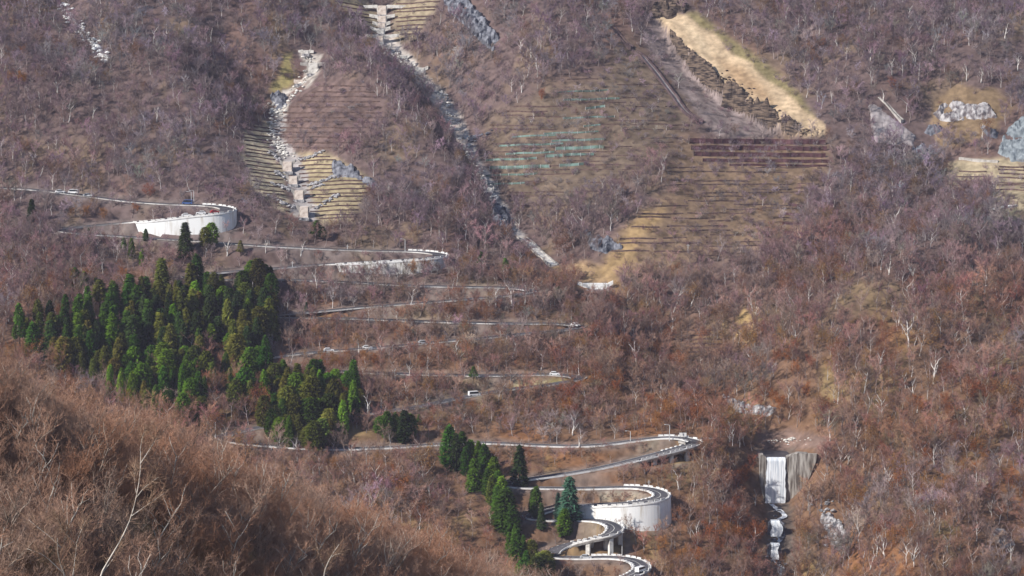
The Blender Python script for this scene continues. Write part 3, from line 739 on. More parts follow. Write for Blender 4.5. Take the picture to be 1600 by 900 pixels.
dam(458, 288, 13, 12, 'second highest square block in the terraced gully', 11, 2, mat='conc', face='pinkconc', stone=[[(430, 268), (451, 283)], [(478, 292), (502, 284), (524, 276)]])
dam(467, 312, 14, 14, 'third square block down the terraced gully', 12, 2, mat='conc', face='pinkconc', stone=[[(424, 287), (440, 292), (456, 299)], [(484, 296), (505, 289)]])
dam(475, 340, 13, 17, 'lowest square block at the foot of the terraced gully', 12, 2, mat='conc', face='pinkconc', stone=[[(420, 306), (436, 314), (462, 327)], [(494, 326), (512, 314), (530, 305)]])
dam(930, 452, 40, 9, 'small white dam alone in the tan clearing', 24, 3, mat='wall')
dam(764, 300, 10, 6, 'small pale dam in the narrow lower gully', 8, 3)
dam(782, 352, 7, 5, 'tiny dam beside the steep grey rock face', 7, 3)
boulders([(600, 78), (625, 92), (655, 120), (690, 150), (700, 178), (728, 228)], 190, 0.8, 4.5, M['conc_pale'], 'gully_rubble', None, 'whitish boulders along the long gully')
boulders([(437, 150), (430, 178), (425, 205), (432, 225), (447, 245)], 150, 0.7, 5, M['conc_pale'], 'gully_rubble', None, 'pale rubble in the terraced gully')
boulders([(97, 8), (103, 20), (118, 36), (128, 52), (145, 66), (160, 88), (168, 97)], 130, 1.0, 5, M['wall'], 'gully_rubble', None, 'whitish boulders tumbling down the far left gully')
boulders([(480, 84), (492, 104), (470, 132), (446, 160), (436, 178)], 90, 0.7, 4, M['conc_pale'], 'gully_rubble', None, 'pale stones at the head of the terraced gully')
boulders([(1120, 110), (1170, 150), (1230, 196), (1270, 208)], 110, 0.6, 7, M['rock_strata_shaded'], 'scar_debris', None, 'dark fallen stones on the tan scar')
boulders([(728, 222), (745, 214), (765, 208)], 40, 0.9, 3, M['rock_dark'], 'gully_rubble', None, 'grey stones right of the lowest pinkish step')
boulders([(728, 232), (748, 268), (768, 300), (780, 325), (806, 366)], 130, 0.75, 3.5, M['conc_pale'], 'gully_rubble', None, 'stones in the narrow lower gully')
boulders([(1200, 688), (1230, 692), (1270, 686)], 26, 0.35, 5, M['conc_pale'], 'river_stones', None, 'white stones on the gravel above the waterfall')
boulders([(1216, 792), (1210, 812), (1222, 840), (1206, 850), (1206, 876), (1226, 886)], 60, 0.7, 4, M['rock_dark'], 'river_stones', None, 'dark wet stones beside the cascades')
boulders([(1290, 780), (1296, 820), (1310, 860)], 50, 0.9, 7, M['stone'], 'loose_rock', None, 'loose tan rock right of the cascades')

def ribbon(path, halfw, mats, label, name, cat, wall_h=0.7, lift=0.15, step_every=0):
    P, _ = catmull(np.array([hit(u, v, ground)[0] for u, v in path]), step=1.5)
    P[:, 2] = gsm(ground(P[:, 0], P[:, 1]), 2) + lift
    T = np.gradient(P[:, :2], axis=0); T /= np.linalg.norm(T, axis=1)[:, None] + 1e-9
    N = np.stack([-T[:, 1], T[:, 0]], 1)
    def ring(o, z): return np.concatenate([P[:, :2] + o * N, (P[:, 2] + z)[:, None]], 1)
    e = empty(name, P[-1]); tag(e, label, cat)
    mb = MB(); mb.sweep(np.stack([ring(-halfw, -1.5), ring(halfw, -1.5), ring(halfw, 0.1), ring(-halfw, 0.1)], 1)); part('channel_floor', mb, M[mats[0]], e)
    for sg in (-1, 1):
        mb = MB(); o = sg * (halfw + 0.3)
        mb.sweep(np.stack([ring(o - 0.3, -1.5), ring(o + 0.3, -1.5), ring(o + 0.3, wall_h), ring(o - 0.3, wall_h)], 1)); part('side_wall', mb, M[mats[1]], e)
    for p in P[::2]: CLEAR.append((p[0], p[1], halfw + 1.8)); CLEAR.append((p[0], p[1] - 4, halfw + 1.0))
ribbon([(955, 38), (964, 52), (978, 68), (988, 78)], 0.8, ('dark_channel', 'dark_channel'), 'short dark drainage channel left of the landslide scar', 'drainage_channel', 'channel')
ribbon([(990, 78), (1004, 90), (1028, 118), (1052, 150), (1072, 176), (1096, 194)], 1.0, ('slab_grey', 'dark_channel'), 'long dark drainage channel curving below the landslide scar', 'drainage_channel', 'channel', wall_h=1.1)
ribbon([(812, 368), (828, 382), (842, 396), (866, 416)], 1.7, ('conc_pale', 'conc'), 'straight pale concrete chute at the foot of the long gully', 'concrete_chute', 'chute', wall_h=0.6)
ribbon([(1552, 328), (1568, 324), (1586, 320)], 0.9, ('wall', 'wall'), 'bright white concrete strip at the right edge', 'concrete_strip', 'strip', wall_h=0.3)
ribbon([(1374, 150), (1394, 172), (1410, 192)], 0.5, ('conc', 'conc'), 'pale strip along the edge of the grey concrete slope', 'concrete_strip', 'strip', wall_h=0.4)
ribbon([(1500, 247), (1525, 250), (1560, 252)], 0.6, ('conc_pale', 'conc'), 'pale gutter above the striped terrace', 'concrete_gutter', 'gutter', wall_h=0.3)

def contour(u0, u1, v, n, wig=0.0, dv=0.0):
    us = np.linspace(u0, u1, n)
    return np.array([hit(u, v + dv * (u - u0) / (u1 - u0 + 1e-6) + wig * math.sin(u * 0.11 + v), ground, 1000, 2000, 2.0)[0] for u in us])

def fence(u0, u1, v, h, mat, label, dv=0.0, group=None, cat='fence', name='slope_fence'):
    P = contour(u0, u1, v, max(4, int(abs(u1 - u0) / 6)), 0.4, dv)
    e = empty(name, P[0]); tag(e, label, cat, group)
    mb = MB(); mb.sweep([[p + np.array((0, -0.06, 0.1)), p + np.array((0, 0.06, 0.1)), p + np.array((0, 0.06, h)), p + np.array((0, -0.06, h))] for p in P])
    part('panel', mb, M[mat], e)
    for k in range(0, len(P), 2):
        p = P[k]; mb = MB(); mb.box(p[0] - 0.09, p[0] + 0.09, p[1] - 0.22, p[1] - 0.07, p[2] - 0.5, p[2] + h + 0.15)
        part('post', mb, M['brown_wood'] if mat != 'green_net' else M['steel'], e)
G1 = 'green net fences across the mid slope'
_gf = [(862, 946, 222, 1.0), (868, 944, 235, 1.5), (780, 880, 229, 0.9), (852, 928, 246, 1.4), (790, 866, 242, 0.9), (758, 838, 252, 1.0), (874, 912, 261, 1.3), (765, 858, 265, 1.5), (756, 840, 276, 0.9), (880, 968, 158, 0.9), (915, 945, 171, 1.1), (880, 960, 186, 0.8), (912, 938, 199, 0.8), (800, 870, 215, 0.8), (760, 820, 290, 0.9), (870, 950, 145, 0.7), (850, 935, 210, 0.8)]
_gf.sort(key=lambda q: q[2])
for i, (u0, u1, v, h) in enumerate(_gf):
    fence(u0, u1, v, h, 'green_net', '%s green net fence row on the mid slope, counted from the top' % (['first', 'second'] + ORD[2:] + ['seventeenth'])[i], -3, G1)
G2 = 'brown barrier fences on the slope below the scar'
for i, (u0, u1, v, h) in enumerate([(1078, 1290, 224, 2.3), (1080, 1292, 234, 2.1), (1084, 1290, 244, 2.0), (1098, 1296, 253, 1.6), (1140, 1292, 259, 1.0), (1232, 1254, 322, 1.3), (1226, 1256, 336, 1.2), (1222, 1252, 350, 1.0), (1224, 1264, 366, 1.6)]):
    fence(u0, u1, v, h, 'purple_fence', '%s long brown barrier fence below the tan scar, counted from the top' % ORD[i].replace('topmost', 'first') if i < 5 else '%s short brown barrier beside the bare grey trees, counted from the top' % ORD[i - 5].replace('topmost', 'first'), 2, G2)

def terrace(poly, v0, v1, dv, label, h=0.55, mat='brown_wood', slope=0.0, name='log_terrace', broken=0.0):
    poly = np.array(poly, float); rows = []
    for v in np.arange(v0, v1, dv):
        us = np.arange(poly[:, 0].min(), poly[:, 0].max(), 2.0)
        ins = us[pip(us, v + slope * (us - us[0]), poly)]
        if len(ins) < 4: continue
        a, b = ins[0] + _rr.uniform(0, 5), ins[-1] - _rr.uniform(0, 5)
        while a < b - 4:
            c = min(b, a + (_rr.uniform(25, 90) if broken else 1e4))
            if _rr.random() >= broken: rows.append((a, c, v + slope * (a - us[0]) + _rr.normal(0, 0.7)))
            a = c + (_rr.uniform(2, 14) if broken else 0)
    e = None
    for u0, u1, v in rows:
        P = contour(u0, u1, v, max(3, int((u1 - u0) / 7)), 0.5, slope * (u1 - u0))
        if e is None:
            e = empty(name, P[0]); tag(e, label, 'terrace')
        mb = MB(); mb.sweep([[p + np.array((0, -0.5, -0.4)), p + np.array((0, 0.3, -0.4)), p + np.array((0, 0.25, h)), p + np.array((0, -0.45, h * 0.85))] for p in P])
        part('log', mb, M[mat], e)
terrace(Z_LT, 196, 335, 6.0, 'tan terraced bank with log rows left of the gully', slope=0.12, h=0.38)
terrace(Z_RT, 246, 345, 6.5, 'tan terraced bank with log rows right of the square blocks', slope=-0.04, h=0.3)
terrace(Z_TOPL, 2, 50, 6, 'tan striped bank left of the stepped channel', slope=0.15, h=0.35)
terrace(Z_TOPR, 6, 60, 7, 'tan striped bank right of the stepped channel', slope=-0.06, h=0.35)
terrace([(1560, 254), (1640, 252), (1640, 300), (1552, 300)], 260, 300, 6, 'pale striped terrace at the right edge', slope=0.02, h=0.5)
terrace([(1478, 285), (1500, 262), (1545, 262), (1540, 300), (1480, 298)], 268, 298, 7, 'faint striped terrace left of the pale one', slope=0.02, h=0.4)
terrace(Z_SHRUB1, 135, 236, 8, 'shrubby terraced hump between the two gullies', h=0.4)
terrace(Z_MID, 262, 400, 6.5, 'sparse broken log rows on the brown slope below the barriers', h=0.3, broken=0.5)
terrace(Z_TERR, 125, 330, 7.0, 'faint broken log rows among the green net fences', h=0.28, broken=0.5)
terrace([(1040, 515), (1130, 510), (1150, 560), (1100, 580), (1060, 560)], 516, 576, 7, 'faint terraced hollow above the stream', h=0.4)

M['dam_wing'] = noise_mat('streaked_dam_concrete', (0.12, 0.10, 0.085), (0.50, 0.47, 0.43), 0.8, detail=8, stretch=(1.5, 1.5, 0.2), lo=0.38, hi=0.66, bump=0.4)
# ------------------------------------------------------------------ the waterfall over the sabo dam and its cascades
_p = WF_TOP.copy(); _s = ppm(_p)
_we = empty('sabo_dam', (_fx, _fy, WFZ - WF_H)); tag(_we, 'grey stained dam wall the waterfall drops over', 'dam')
mb = MB(); mb.prism([(-3.8, -WF_H - 3), (4.1, -WF_H - 3), (4.1, -0.5), (-3.8, -0.5)], -1.6, 1.6); part('spillway_face', MB().add(np.array(mb.v) + _p, mb.f), M['stone'], _we)
mb = MB(); mb.prism([(-6.2, -10), (-3.8, -WF_H - 3), (-3.8, 0.2), (-5.0, 1.2), (-6.6, 1.0)], -1.9, 2.2); part('wing', MB().add(np.array(mb.v) + _p, mb.f), M['dam_wing'], _we)
mb = MB(); mb.prism([(4.1, -WF_H - 3), (8, -16), (13, -8), (15.5, -1.5), (16, 1.4), (8.5, 1.8), (4.1, 0.2)], -1.9, 2.2); part('wing', MB().add(np.array(mb.v) + _p, mb.f), M['dam_wing'], _we)
KEEPOUT.append([(1180, 690), (1284, 700), (1286, 760), (1250, 800), (1245, 900), (1190, 900), (1176, 830), (1168, 770), (1176, 715)])

def water_sheet(name, u_top, v_top, w_top, u_bot, v_bot, w_bot, label, back=None, bulge=0.5, rag=False):
    """curtain of falling water between two pixel rows, from its own sill"""
    a = spot(u_bot, v_bot) if back is None else None
    y = (a[1] if back is None else back)
    d1 = ray(u_top, v_top); t = CAM + d1 * ((y - CAM[1]) / d1[1])
    d2 = ray(u_bot, v_bot); b = CAM + d2 * ((y - 0.6 - CAM[1]) / d2[1])
    s = F / y
    mb = MB(); k = 14; m = 16; G = []
    for i in range(k):
        f = i / (k - 1); w = (w_top * (1 - f) + w_bot * f) / s / 2; c = t * (1 - f) + b * f
        if rag:
            w *= 0.62 + 0.75 * float(vnoise(np.array([f * 3.1 + u_top]), np.array([v_top * 0.7]))[0]); c = c + np.array((1.1 * (float(vnoise(np.array([f * 2.3 + v_top]), np.array([u_top * 0.3]))[0]) - 0.5), 0, 0))
        row = []
        for j in range(m):
            q = -1 + 2 * j / (m - 1)
            row.append((c[0] + q * w * (1 + 0.05 * _rr.normal() * (abs(q) > 0.9)), c[1] - 0.2 - bulge * math.sin(f * 1.6) - 0.18 * _rr.random(), c[2]))
        G.append(row)
    top = [(x, y_ + 2.6, z + 0.05) for x, y_, z in G[0]]
    mb.sweep([top] + G, closed=False)
    tag(solo(name, mb, M['water_white'], True), label, None, None, 'structure')
water_sheet('waterfall', 1213, 716, 29, 1211, 787, 33, 'broad white waterfall over the dam', _fy - 1.75)
def step(u, v_top, v_bot, w, name, label, w2=None, u2=None):
    p = spot(u, v_bot); s = ppm(p); h = (v_bot - v_top) / s
    e = empty('rock_step', p); tag(e, label, 'rock')
    mb = MB(); hw = w / s / 2
    mb.prism([(-hw - 1.6, -1.5), (hw + 1.6, -1.5), (hw + 1.1, h * 0.85), (hw, h), (-hw, h), (-hw - 1.2, h * 0.9)], -0.2, 2.5)
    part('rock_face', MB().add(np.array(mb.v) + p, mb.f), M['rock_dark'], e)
    water_sheet(name, u, v_top, w, u2 or u, v_bot, w2 or w * 1.1, 'white cascade over a rock step', p[1] - 0.25, 0.3, True)
step(1213, 814, 838, 15, 'cascade', 'dark rock step under the upper of three small cascades')
step(1210, 850, 874, 12, 'cascade', 'dark rock step under the middle small cascade', 13)
step(1220, 886, 906, 12, 'cascade', 'dark rock step under the lowest small cascade', 16)
def flow(path, halfw, mat, name, label):
    P, _ = catmull(np.array([spot(u, v) for u, v in path]), step=0.8)
    T = np.gradient(P[:, :2], axis=0); T /= np.linalg.norm(T, axis=1)[:, None] + 1e-9
    N = np.stack([-T[:, 1], T[:, 0]], 1); rows = []
    for k in range(len(P)):
        hw = halfw * (0.8 + 0.5 * vnoise(np.array([k * 0.4]), np.array([halfw * 7.0]))[0])
        rows.append([(P[k, 0] + o * hw * N[k, 0], P[k, 1] + o * hw * N[k, 1], float(ground(P[k, 0], P[k, 1])) + 0.35) for o in (-1, -0.3, 0.4, 1)])
    mb = MB(); mb.sweep(rows, closed=False); tag(solo(name, mb, M[mat], True), label, None, None, 'structure')
flow([(1205, 789), (1214, 796), (1222, 802), (1226, 808), (1216, 813)], 1.0, 'water_white', 'stream', 'white water below the fall')
flow([(1214, 840), (1220, 843), (1216, 848)], 0.9, 'water_white', 'stream', 'white water between the cascades')
flow([(1208, 876), (1214, 881), (1218, 885)], 0.7, 'water_white', 'stream', 'white water above the lowest cascade')
mb = MB(); _z = WFZ - 0.75
_pool = [(-7.5, 0.4), (7.5, 0.4), (9, 7), (14, 14), (10, 22), (0, 26), (-10, 22), (-12, 12), (-9, 5)]
mb.add([(_fx + x, _fy + y, _z) for x, y in _pool], [tuple(range(len(_pool)))])
tag(solo('pool_water', mb, M['water_dark']), 'dark stream pool behind the dam', None, None, 'structure')
boulders([(1222, 690), (1244, 686)], 14, 0.7, 3, M['conc_pale'], 'sand_bar', None, 'pale sand and stones in the pool')

# ------------------------------------------------------------------ vehicles, poles, sign boards
def car_model(paint, L=4.3, W=1.75, Hh=1.5, van=False):
    """parts as meshes in local space, x forward"""
    body = MB()
    if van:
        prof_ = [(-L / 2, 0.35), (L / 2, 0.35), (L / 2, 0.85), (L / 2 - 0.25, 1.05), (L / 2 - 0.9, Hh), (-L / 2 + 0.05, Hh), (-L / 2, 1.0)]
        win = [(L / 2 - 0.42, 1.08), (L / 2 - 0.95, Hh - 0.1), (-L / 2 + 0.25, Hh - 0.1), (-L / 2 + 0.15, 1.08)]
    else:
        prof_ = [(-L / 2, 0.35), (L / 2, 0.35), (L / 2, 0.72), (L / 2 - 0.3, 0.85), (L / 2 - 1.15, 0.95), (L / 2 - 1.8, Hh), (-L / 2 + 0.9, Hh), (-L / 2 + 0.25, 1.0), (-L / 2, 0.9)]
        win = [(L / 2 - 1.25, 0.98), (L / 2 - 1.82, Hh - 0.1), (-L / 2 + 0.95, Hh - 0.1), (-L / 2 + 0.45, 1.0)]
    body.prism(prof_, -W / 2, W / 2)
    g = MB(); g.prism(win, -W / 2 - 0.015, W / 2 + 0.015)
    ws = MB()
    fx0, fx1 = (L / 2 - 0.25, L / 2 - 0.9) if van else (L / 2 - 1.15, L / 2 - 1.8)
    z0, z1 = (1.08, Hh - 0.06) if van else (0.98, Hh - 0.06)
    ws.add([(fx0 + 0.02, -W / 2 + 0.12, z0), (fx0 + 0.02, W / 2 - 0.12, z0), (fx1 + 0.05, W / 2 - 0.16, z1), (fx1 + 0.05, -W / 2 + 0.16, z1)], [(0, 1, 2, 3)])
    wh = MB(); r = 0.32
    for sgn in (0,):
        n = 10
        wh.add([(r * math.cos(6.2832 * i / n), y, r * math.sin(6.2832 * i / n)) for y in (-0.1, 0.1) for i in range(n)],
               [tuple(range(n)), tuple(range(2 * n - 1, n - 1, -1))] + [(i, i + n, (i + 1) % n + n, (i + 1) % n) for i in range(n)])
    hl = MB().box(-0.03, 0.03, -0.18, 0.18, -0.08, 0.08)
    return dict(body=body.mesh('car_body', M[paint]), glass=g.mesh('side_windows', M['glass']), shield=ws.mesh('windscreen', M['glass']), wheel=wh.mesh('wheel', M['rubber']), lamp=hl.mesh('headlight', M['steel']), L=L, W=W)
CARS = {'white': car_model('car_white'), 'silver': car_model('car_silver'), 'van': car_model('car_white', 4.7, 1.85, 2.0, True), 'blue': car_model('car_blue', 4.6, 1.85, 2.1, True), 'dark': car_model('car_dark'), 'red': car_model('car_red')}
def car(kind, u, v, lane, label, name='parked_car', cat='car'):
    k = int(np.argmin((RU - u) ** 2 + ((RV - v) * 3) ** 2)); m = CARS[kind]
    p = edge(k, lane, 0.15); th = math.atan2(RT[k, 1], RT[k, 0]) + (math.pi if lane > 0 else 0)
    e = empty(name, p, th); tag(e, label, cat, 'cars on the mountain road')
    link('body', m['body'], e); link('side_windows', m['glass'], e); link('windscreen', m['shield'], e)
    for sx in (-1, 1):
        for sy in (-1, 1):
            link('wheel', m['wheel'], e, (sx * (m['L'] / 2 - 0.8), sy * (m['W'] / 2 - 0.08), 0.32))
    for sy in (-1, 1): link('headlight', m['lamp'], e, (m['L'] / 2 + 0.01, sy * (m['W'] / 2 - 0.3), 0.66))
    CLEAR.append((p[0], p[1] - 5, 4))
    return e
car('white', 513, 548, 1.6, 'white car on the fourth leg, left one of a pair', 'car')
car('white', 574, 544, 1.6, 'white car on the fourth leg, right one of a pair', 'car')
car('silver', 662, 537, 1.6, 'silver car half hidden by trees right of the white pair', 'car')
car('van', 736, 618, 1.6, 'white van descending above the orange trees', 'van', 'van')
car('white', 869, 586, -1.6, 'white car at the bend beside the yellow grass', 'car')
car('white', 904, 510, -1.6, 'white car at the bend below the small white dam', 'car')
car('white', 96, 301, -1.6, 'white car at the far left of the top road', 'car')
car('van', 113, 303, 1.6, 'white van next to the car at the far left top road', 'van', 'van')
car('silver', 140, 307, -1.6, 'silver car on the top road near the left end', 'car')
car('blue', 293, 320, 1.6, 'blue van parked above the uppermost white wall', 'van', 'van')
car('white', 290, 336, 1.4, 'white car behind the parapet of the uppermost wall', 'car')
car('red', 332, 332, 1.4, 'small red car at the end of the uppermost wall', 'car')
car('white', 312, 334, -1.4, 'white car inside the uppermost bend', 'car')
car('van', 981, 890, 1.4, 'white van driving round the lowest bend', 'van', 'van')
car('silver', 916, 874, -1.6, 'silver car left of the lowest bend', 'car')
car('dark', 797, 758, 1.5, 'dark car between the cypresses on the left bend', 'car')

def pole(u, v, h_px, label, arm=True, cat='lamp post'):
    p = spot(u, v); h = h_px / ppm(p)
    e = empty('lamp_post' if arm else 'utility_pole', p); tag(e, label, cat)
    mb = MB(); mb.tube([p + np.array((0, 0, -0.4)), p + np.array((0, 0, h * 0.6)), p + np.array((0, 0, h))], [0.15, 0.13, 0.1], 8); part('post', mb, M['steel'], e)
    if arm:
        mb = MB(); t = p + np.array((0, 0, h - 0.05)); mb.tube([t, t + np.array((-0.7, 0, 0.25)), t + np.array((-1.5, 0, 0.3))], [0.07, 0.06, 0.05], 6); part('arm', mb, M['steel'], e)
        mb = MB(); mb.box(t[0] - 2.1, t[0] - 1.4, t[1] - 0.15, t[1] + 0.15, t[2] + 0.2, t[2] + 0.38); part('lamp_head', mb, M['steel'], e)
    else:
        t = p + np.array((0, 0, h - 0.8)); mb = MB(); mb.box(t[0] - 0.7, t[0] + 0.7, t[1] - 0.06, t[1] + 0.06, t[2], t[2] + 0.12); part('cross_arm', mb, M['steel'], e)
    CLEAR.append((p[0], p[1] - 3, 3))
pole(303, 320, 22, 'lamp post right of the blue van above the uppermost wall')
pole(299, 318, 18, 'shorter lamp post beside the blue van')
pole(633, 394, 20, 'lamp post on the second right-hand bend')
pole(543, 390, 8, 'short post left of the second right-hand bend', False, 'pole')
pole(1046, 688, 24, 'lamp post at the bend with two white sign boards')
pole(985, 690, 16, 'lamp post left of the sign board bend')
pole(972, 868, 40, 'tall pole between the two lowest bends', False, 'pole')
pole(1014, 760, 10, 'short post behind the big white curved wall', False, 'pole')
pole(337, 684, 26, 'lamp post beside the left bend under the cedars')
pole(457, 418, 10, 'small post on the leg left of the stained wall', False, 'pole')
pole(1075, 395, 14, 'thin pole on the brown slope below the barriers', False, 'pole')
def board(u, v, w, h, ph, label):
    p = spot(u, v)
    e = empty('sign_board', p); tag(e, label, 'sign')
    mb = MB(); mb.tube([p + np.array((0, 0, -0.3)), p + np.array((0, 0, ph + h))], [0.07, 0.07], 6); part('post', mb, M['steel'], e)
    mb = MB(); mb.box(p[0] - w / 2, p[0] + w / 2, p[1] - 0.14, p[1] - 0.08, p[2] + ph, p[2] + ph + h); part('panel', mb, M['white'], e)
board(1064, 684, 1.3, 1.5, 0.5, 'left one of two white sign boards on the bend')
board(1070, 684, 1.3, 1.5, 0.5, 'right one of two white sign boards on the bend')
fence(1092, 1120, 687, 0.9, 'white', 'short white rail right of the sign board bend', 1, None, 'guard rail', 'guard_rail')

# ------------------------------------------------------------------ tree builders (unit: metres, root at the origin)
def unit(v): return v / (np.linalg.norm(v) + 1e-9)

def gen_bare(rng, Ht, limbs=5, brs=7, tws=12, tw_w=0.05, tw_l=0.09, spread=0.42, trunk_r=0.16, lean=0.08, sides=4, fork=0.4, leaves=0, leaf=0.3, bend=None, rib=0.05):
    """returns (trunk MB, twig verts/faces arrays, leaf verts/faces arrays)"""
    tr = MB(); tv = []; lv = []
    top = np.array([rng.normal(0, lean), rng.normal(0, lean), 0.72]) * Ht
    k = 6; ts = np.linspace(0, 1, k)
    wob = rng.normal(0, 0.011 * Ht, (k, 3)); wob[0] = 0; wob[:, 2] = 0
    path = top * ts[:, None] + wob
    if bend is not None:
        path = path + np.array(bend)[None, :] * (ts ** 2)[:, None] * Ht
    tr.tube(path, trunk_r * (1 - 0.75 * ts) * Ht / 10, sides)
    starts = []
    for i in range(limbs):
        t = fork + (1 - fork) * (i / max(1, limbs - 1)) if limbs > 1 else 1.0
        base = np.array([np.interp(t, ts, path[:, j]) for j in range(3)])
        az = i * 2.4 + rng.uniform(-0.5, 0.5)
        out = np.array([math.cos(az), math.sin(az), 0])
        L = Ht * rng.uniform(0.30, 0.42) * (1.15 - 0.35 * t)
        el = rng.uniform(0.7, 1.5)
        d = unit(out * spread * 2.2 + np.array([0, 0, el]))
        ls = np.linspace(0, 1, 4)
        lp = base + d * L * ls[:, None] + np.array([0, 0, 0.25 * L]) * (ls ** 2)[:, None] + rng.normal(0, 0.02 * Ht, (4, 3)) * ls[:, None]
        tr.tube(lp, trunk_r * 0.48 * (1 - 0.75 * ls) * Ht / 10, 3)
        for b in range(brs):
            s = 0.2 + 0.8 * (b + rng.random()) / brs
            p = np.array([np.interp(s, ls, lp[:, j]) for j in range(3)])
            bd = unit(d * 0.7 + rng.normal(0, 0.55, 3) + np.array([0, 0, 0.45]))
            bl = Ht * rng.uniform(0.12, 0.2)
            q = p + bd * bl
            nrm = unit(np.cross(bd, rng.normal(0, 1, 3))) * rib * 0.5 * Ht / 10
            tv.append(np.array([p - nrm, p + nrm, q]))
            starts.append((p, bd, bl))
    for p, bd, bl in starts:
        for j in range(tws):
            s = rng.uniform(0.15, 1.0)
            o = p + bd * bl * s
            td = unit(bd * 0.55 + rng.normal(0, 0.6, 3) + np.array([0, 0, 0.4]))
            tl = Ht * tw_l * rng.uniform(0.6, 1.4)
            n = unit(np.cross(td, rng.normal(0, 1, 3))) * tw_w * 0.5
            tv.append(np.array([o - n, o + n, o + td * tl]))
    if leaves:
        for j in range(leaves):
            p, bd, bl = starts[rng.integers(len(starts))]
            o = p + bd * bl * rng.uniform(0.1, 1.5) + rng.normal(0, 0.05 * Ht, 3)
            a = unit(rng.normal(0, 1, 3)) * leaf * rng.uniform(0.5, 1.3); b = unit(np.cross(a, rng.normal(0, 1, 3))) * leaf * rng.uniform(0.4, 0.9)
            lv.append(np.array([o - a * 0.5 - b * 0.4, o + a * 0.5 - b * 0.2, o + b * 0.6]))
    return tr, np.array(tv), (np.array(lv) if leaves else None)

def tri_mesh(name, tris, mat):
    me = bpy.data.meshes.new(name)
    n = len(tris)
    me.vertices.add(3 * n); me.vertices.foreach_set('co', tris.reshape(-1).astype(np.float32))
    me.loops.add(3 * n); me.loops.foreach_set('vertex_index', np.arange(3 * n, dtype=np.int32))
    me.polygons.add(n); me.polygons.foreach_set('loop_start', np.arange(0, 3 * n, 3, dtype=np.int32))
    me.update(calc_edges=True)
    me.materials.append(mat)
    return me

def join_mesh(name, tr, tris, mat_t, mat_c, extra=None):
    mb = MB(); mb.add(tr.v, tr.f); nt = len(mb.f)
    allt = tris if extra is None else np.concatenate([tris, extra])
    mb.add(allt.reshape(-1, 3), np.arange(3 * len(allt)).reshape(-1, 3))
    me = mb.mesh(name, mat_t); me.materials.append(mat_c)
    mi = np.zeros(len(mb.f), np.int32); mi[nt:] = 1
    me.polygons.foreach_set('material_index', mi)
    return me

def gen_conifer(rng, Ht, R, shape='cone', n=900, leafl=0.75, droop=0.35, bare=0.12):
    tr = MB(); tr.tube([(0, 0, -0.5), (0, 0, Ht * 0.5), (0, 0, Ht * 0.97)], [0.02 * Ht, 0.012 * Ht, 0.02], 6)
    tv = []
    lay = int(Ht * 1.3)
    lobes = rng.uniform(0.75, 1.15, (lay + 1, 9))
    for i in range(n):
        t = rng.random() ** (1.25 if shape == 'cone' else 1.0)
        t = round(t * lay) / lay + rng.normal(0, 0.012) if shape == 'layer' else t
        t = min(max(t, 0.0), 0.995)
        if shape == 'dome':
            r = R * math.sqrt(max(0.02, 1 - (2 * t - 0.85) ** 2 / 1.4)) * (1 - 0.2 * t)
        elif shape == 'column':
            r = R * (1 - t ** 2.2) ** 0.7 * min(1, 0.55 + 2.2 * t)
        else:
            r = R * (1 - t) ** 0.85 * min(1, 0.7 + 2.5 * t) + 0.15
        az = rng.uniform(0, 2 * math.pi)
        r *= lobes[int(t * lay), int(az / (2 * math.pi) * 9) % 9]
        rr = r * math.sqrt(rng.uniform(0.25, 1.0))
        z = Ht * (bare + (1 - bare) * t)
        out = np.array([math.cos(az), math.sin(az), 0])
        o = out * rr + np.array([0, 0, z - droop * rr * 0.5])
        L = leafl * rng.uniform(0.6, 1.35)
        d = unit(out * 1.0 + np.array([0, 0, -droop + rng.normal(0, 0.35)]) + rng.normal(0, 0.3, 3))
        s = unit(np.cross(d, np.array([0, 0, 1.0]) + rng.normal(0, 0.45, 3))) * L * rng.uniform(0.28, 0.5)
        tip = o + d * L
        tv.append(np.array([o - s * 0.7 - d * 0.2 * L, o + s * 0.7 - d * 0.2 * L, tip]))
        if rng.random() < 0.6:
            u2 = np.array([0, 0, 0.3 * L])
            tv.append(np.array([o - s, tip + u2 * 0.4, o + u2 - d * 0.3 * L]))
    return tr, np.array(tv)

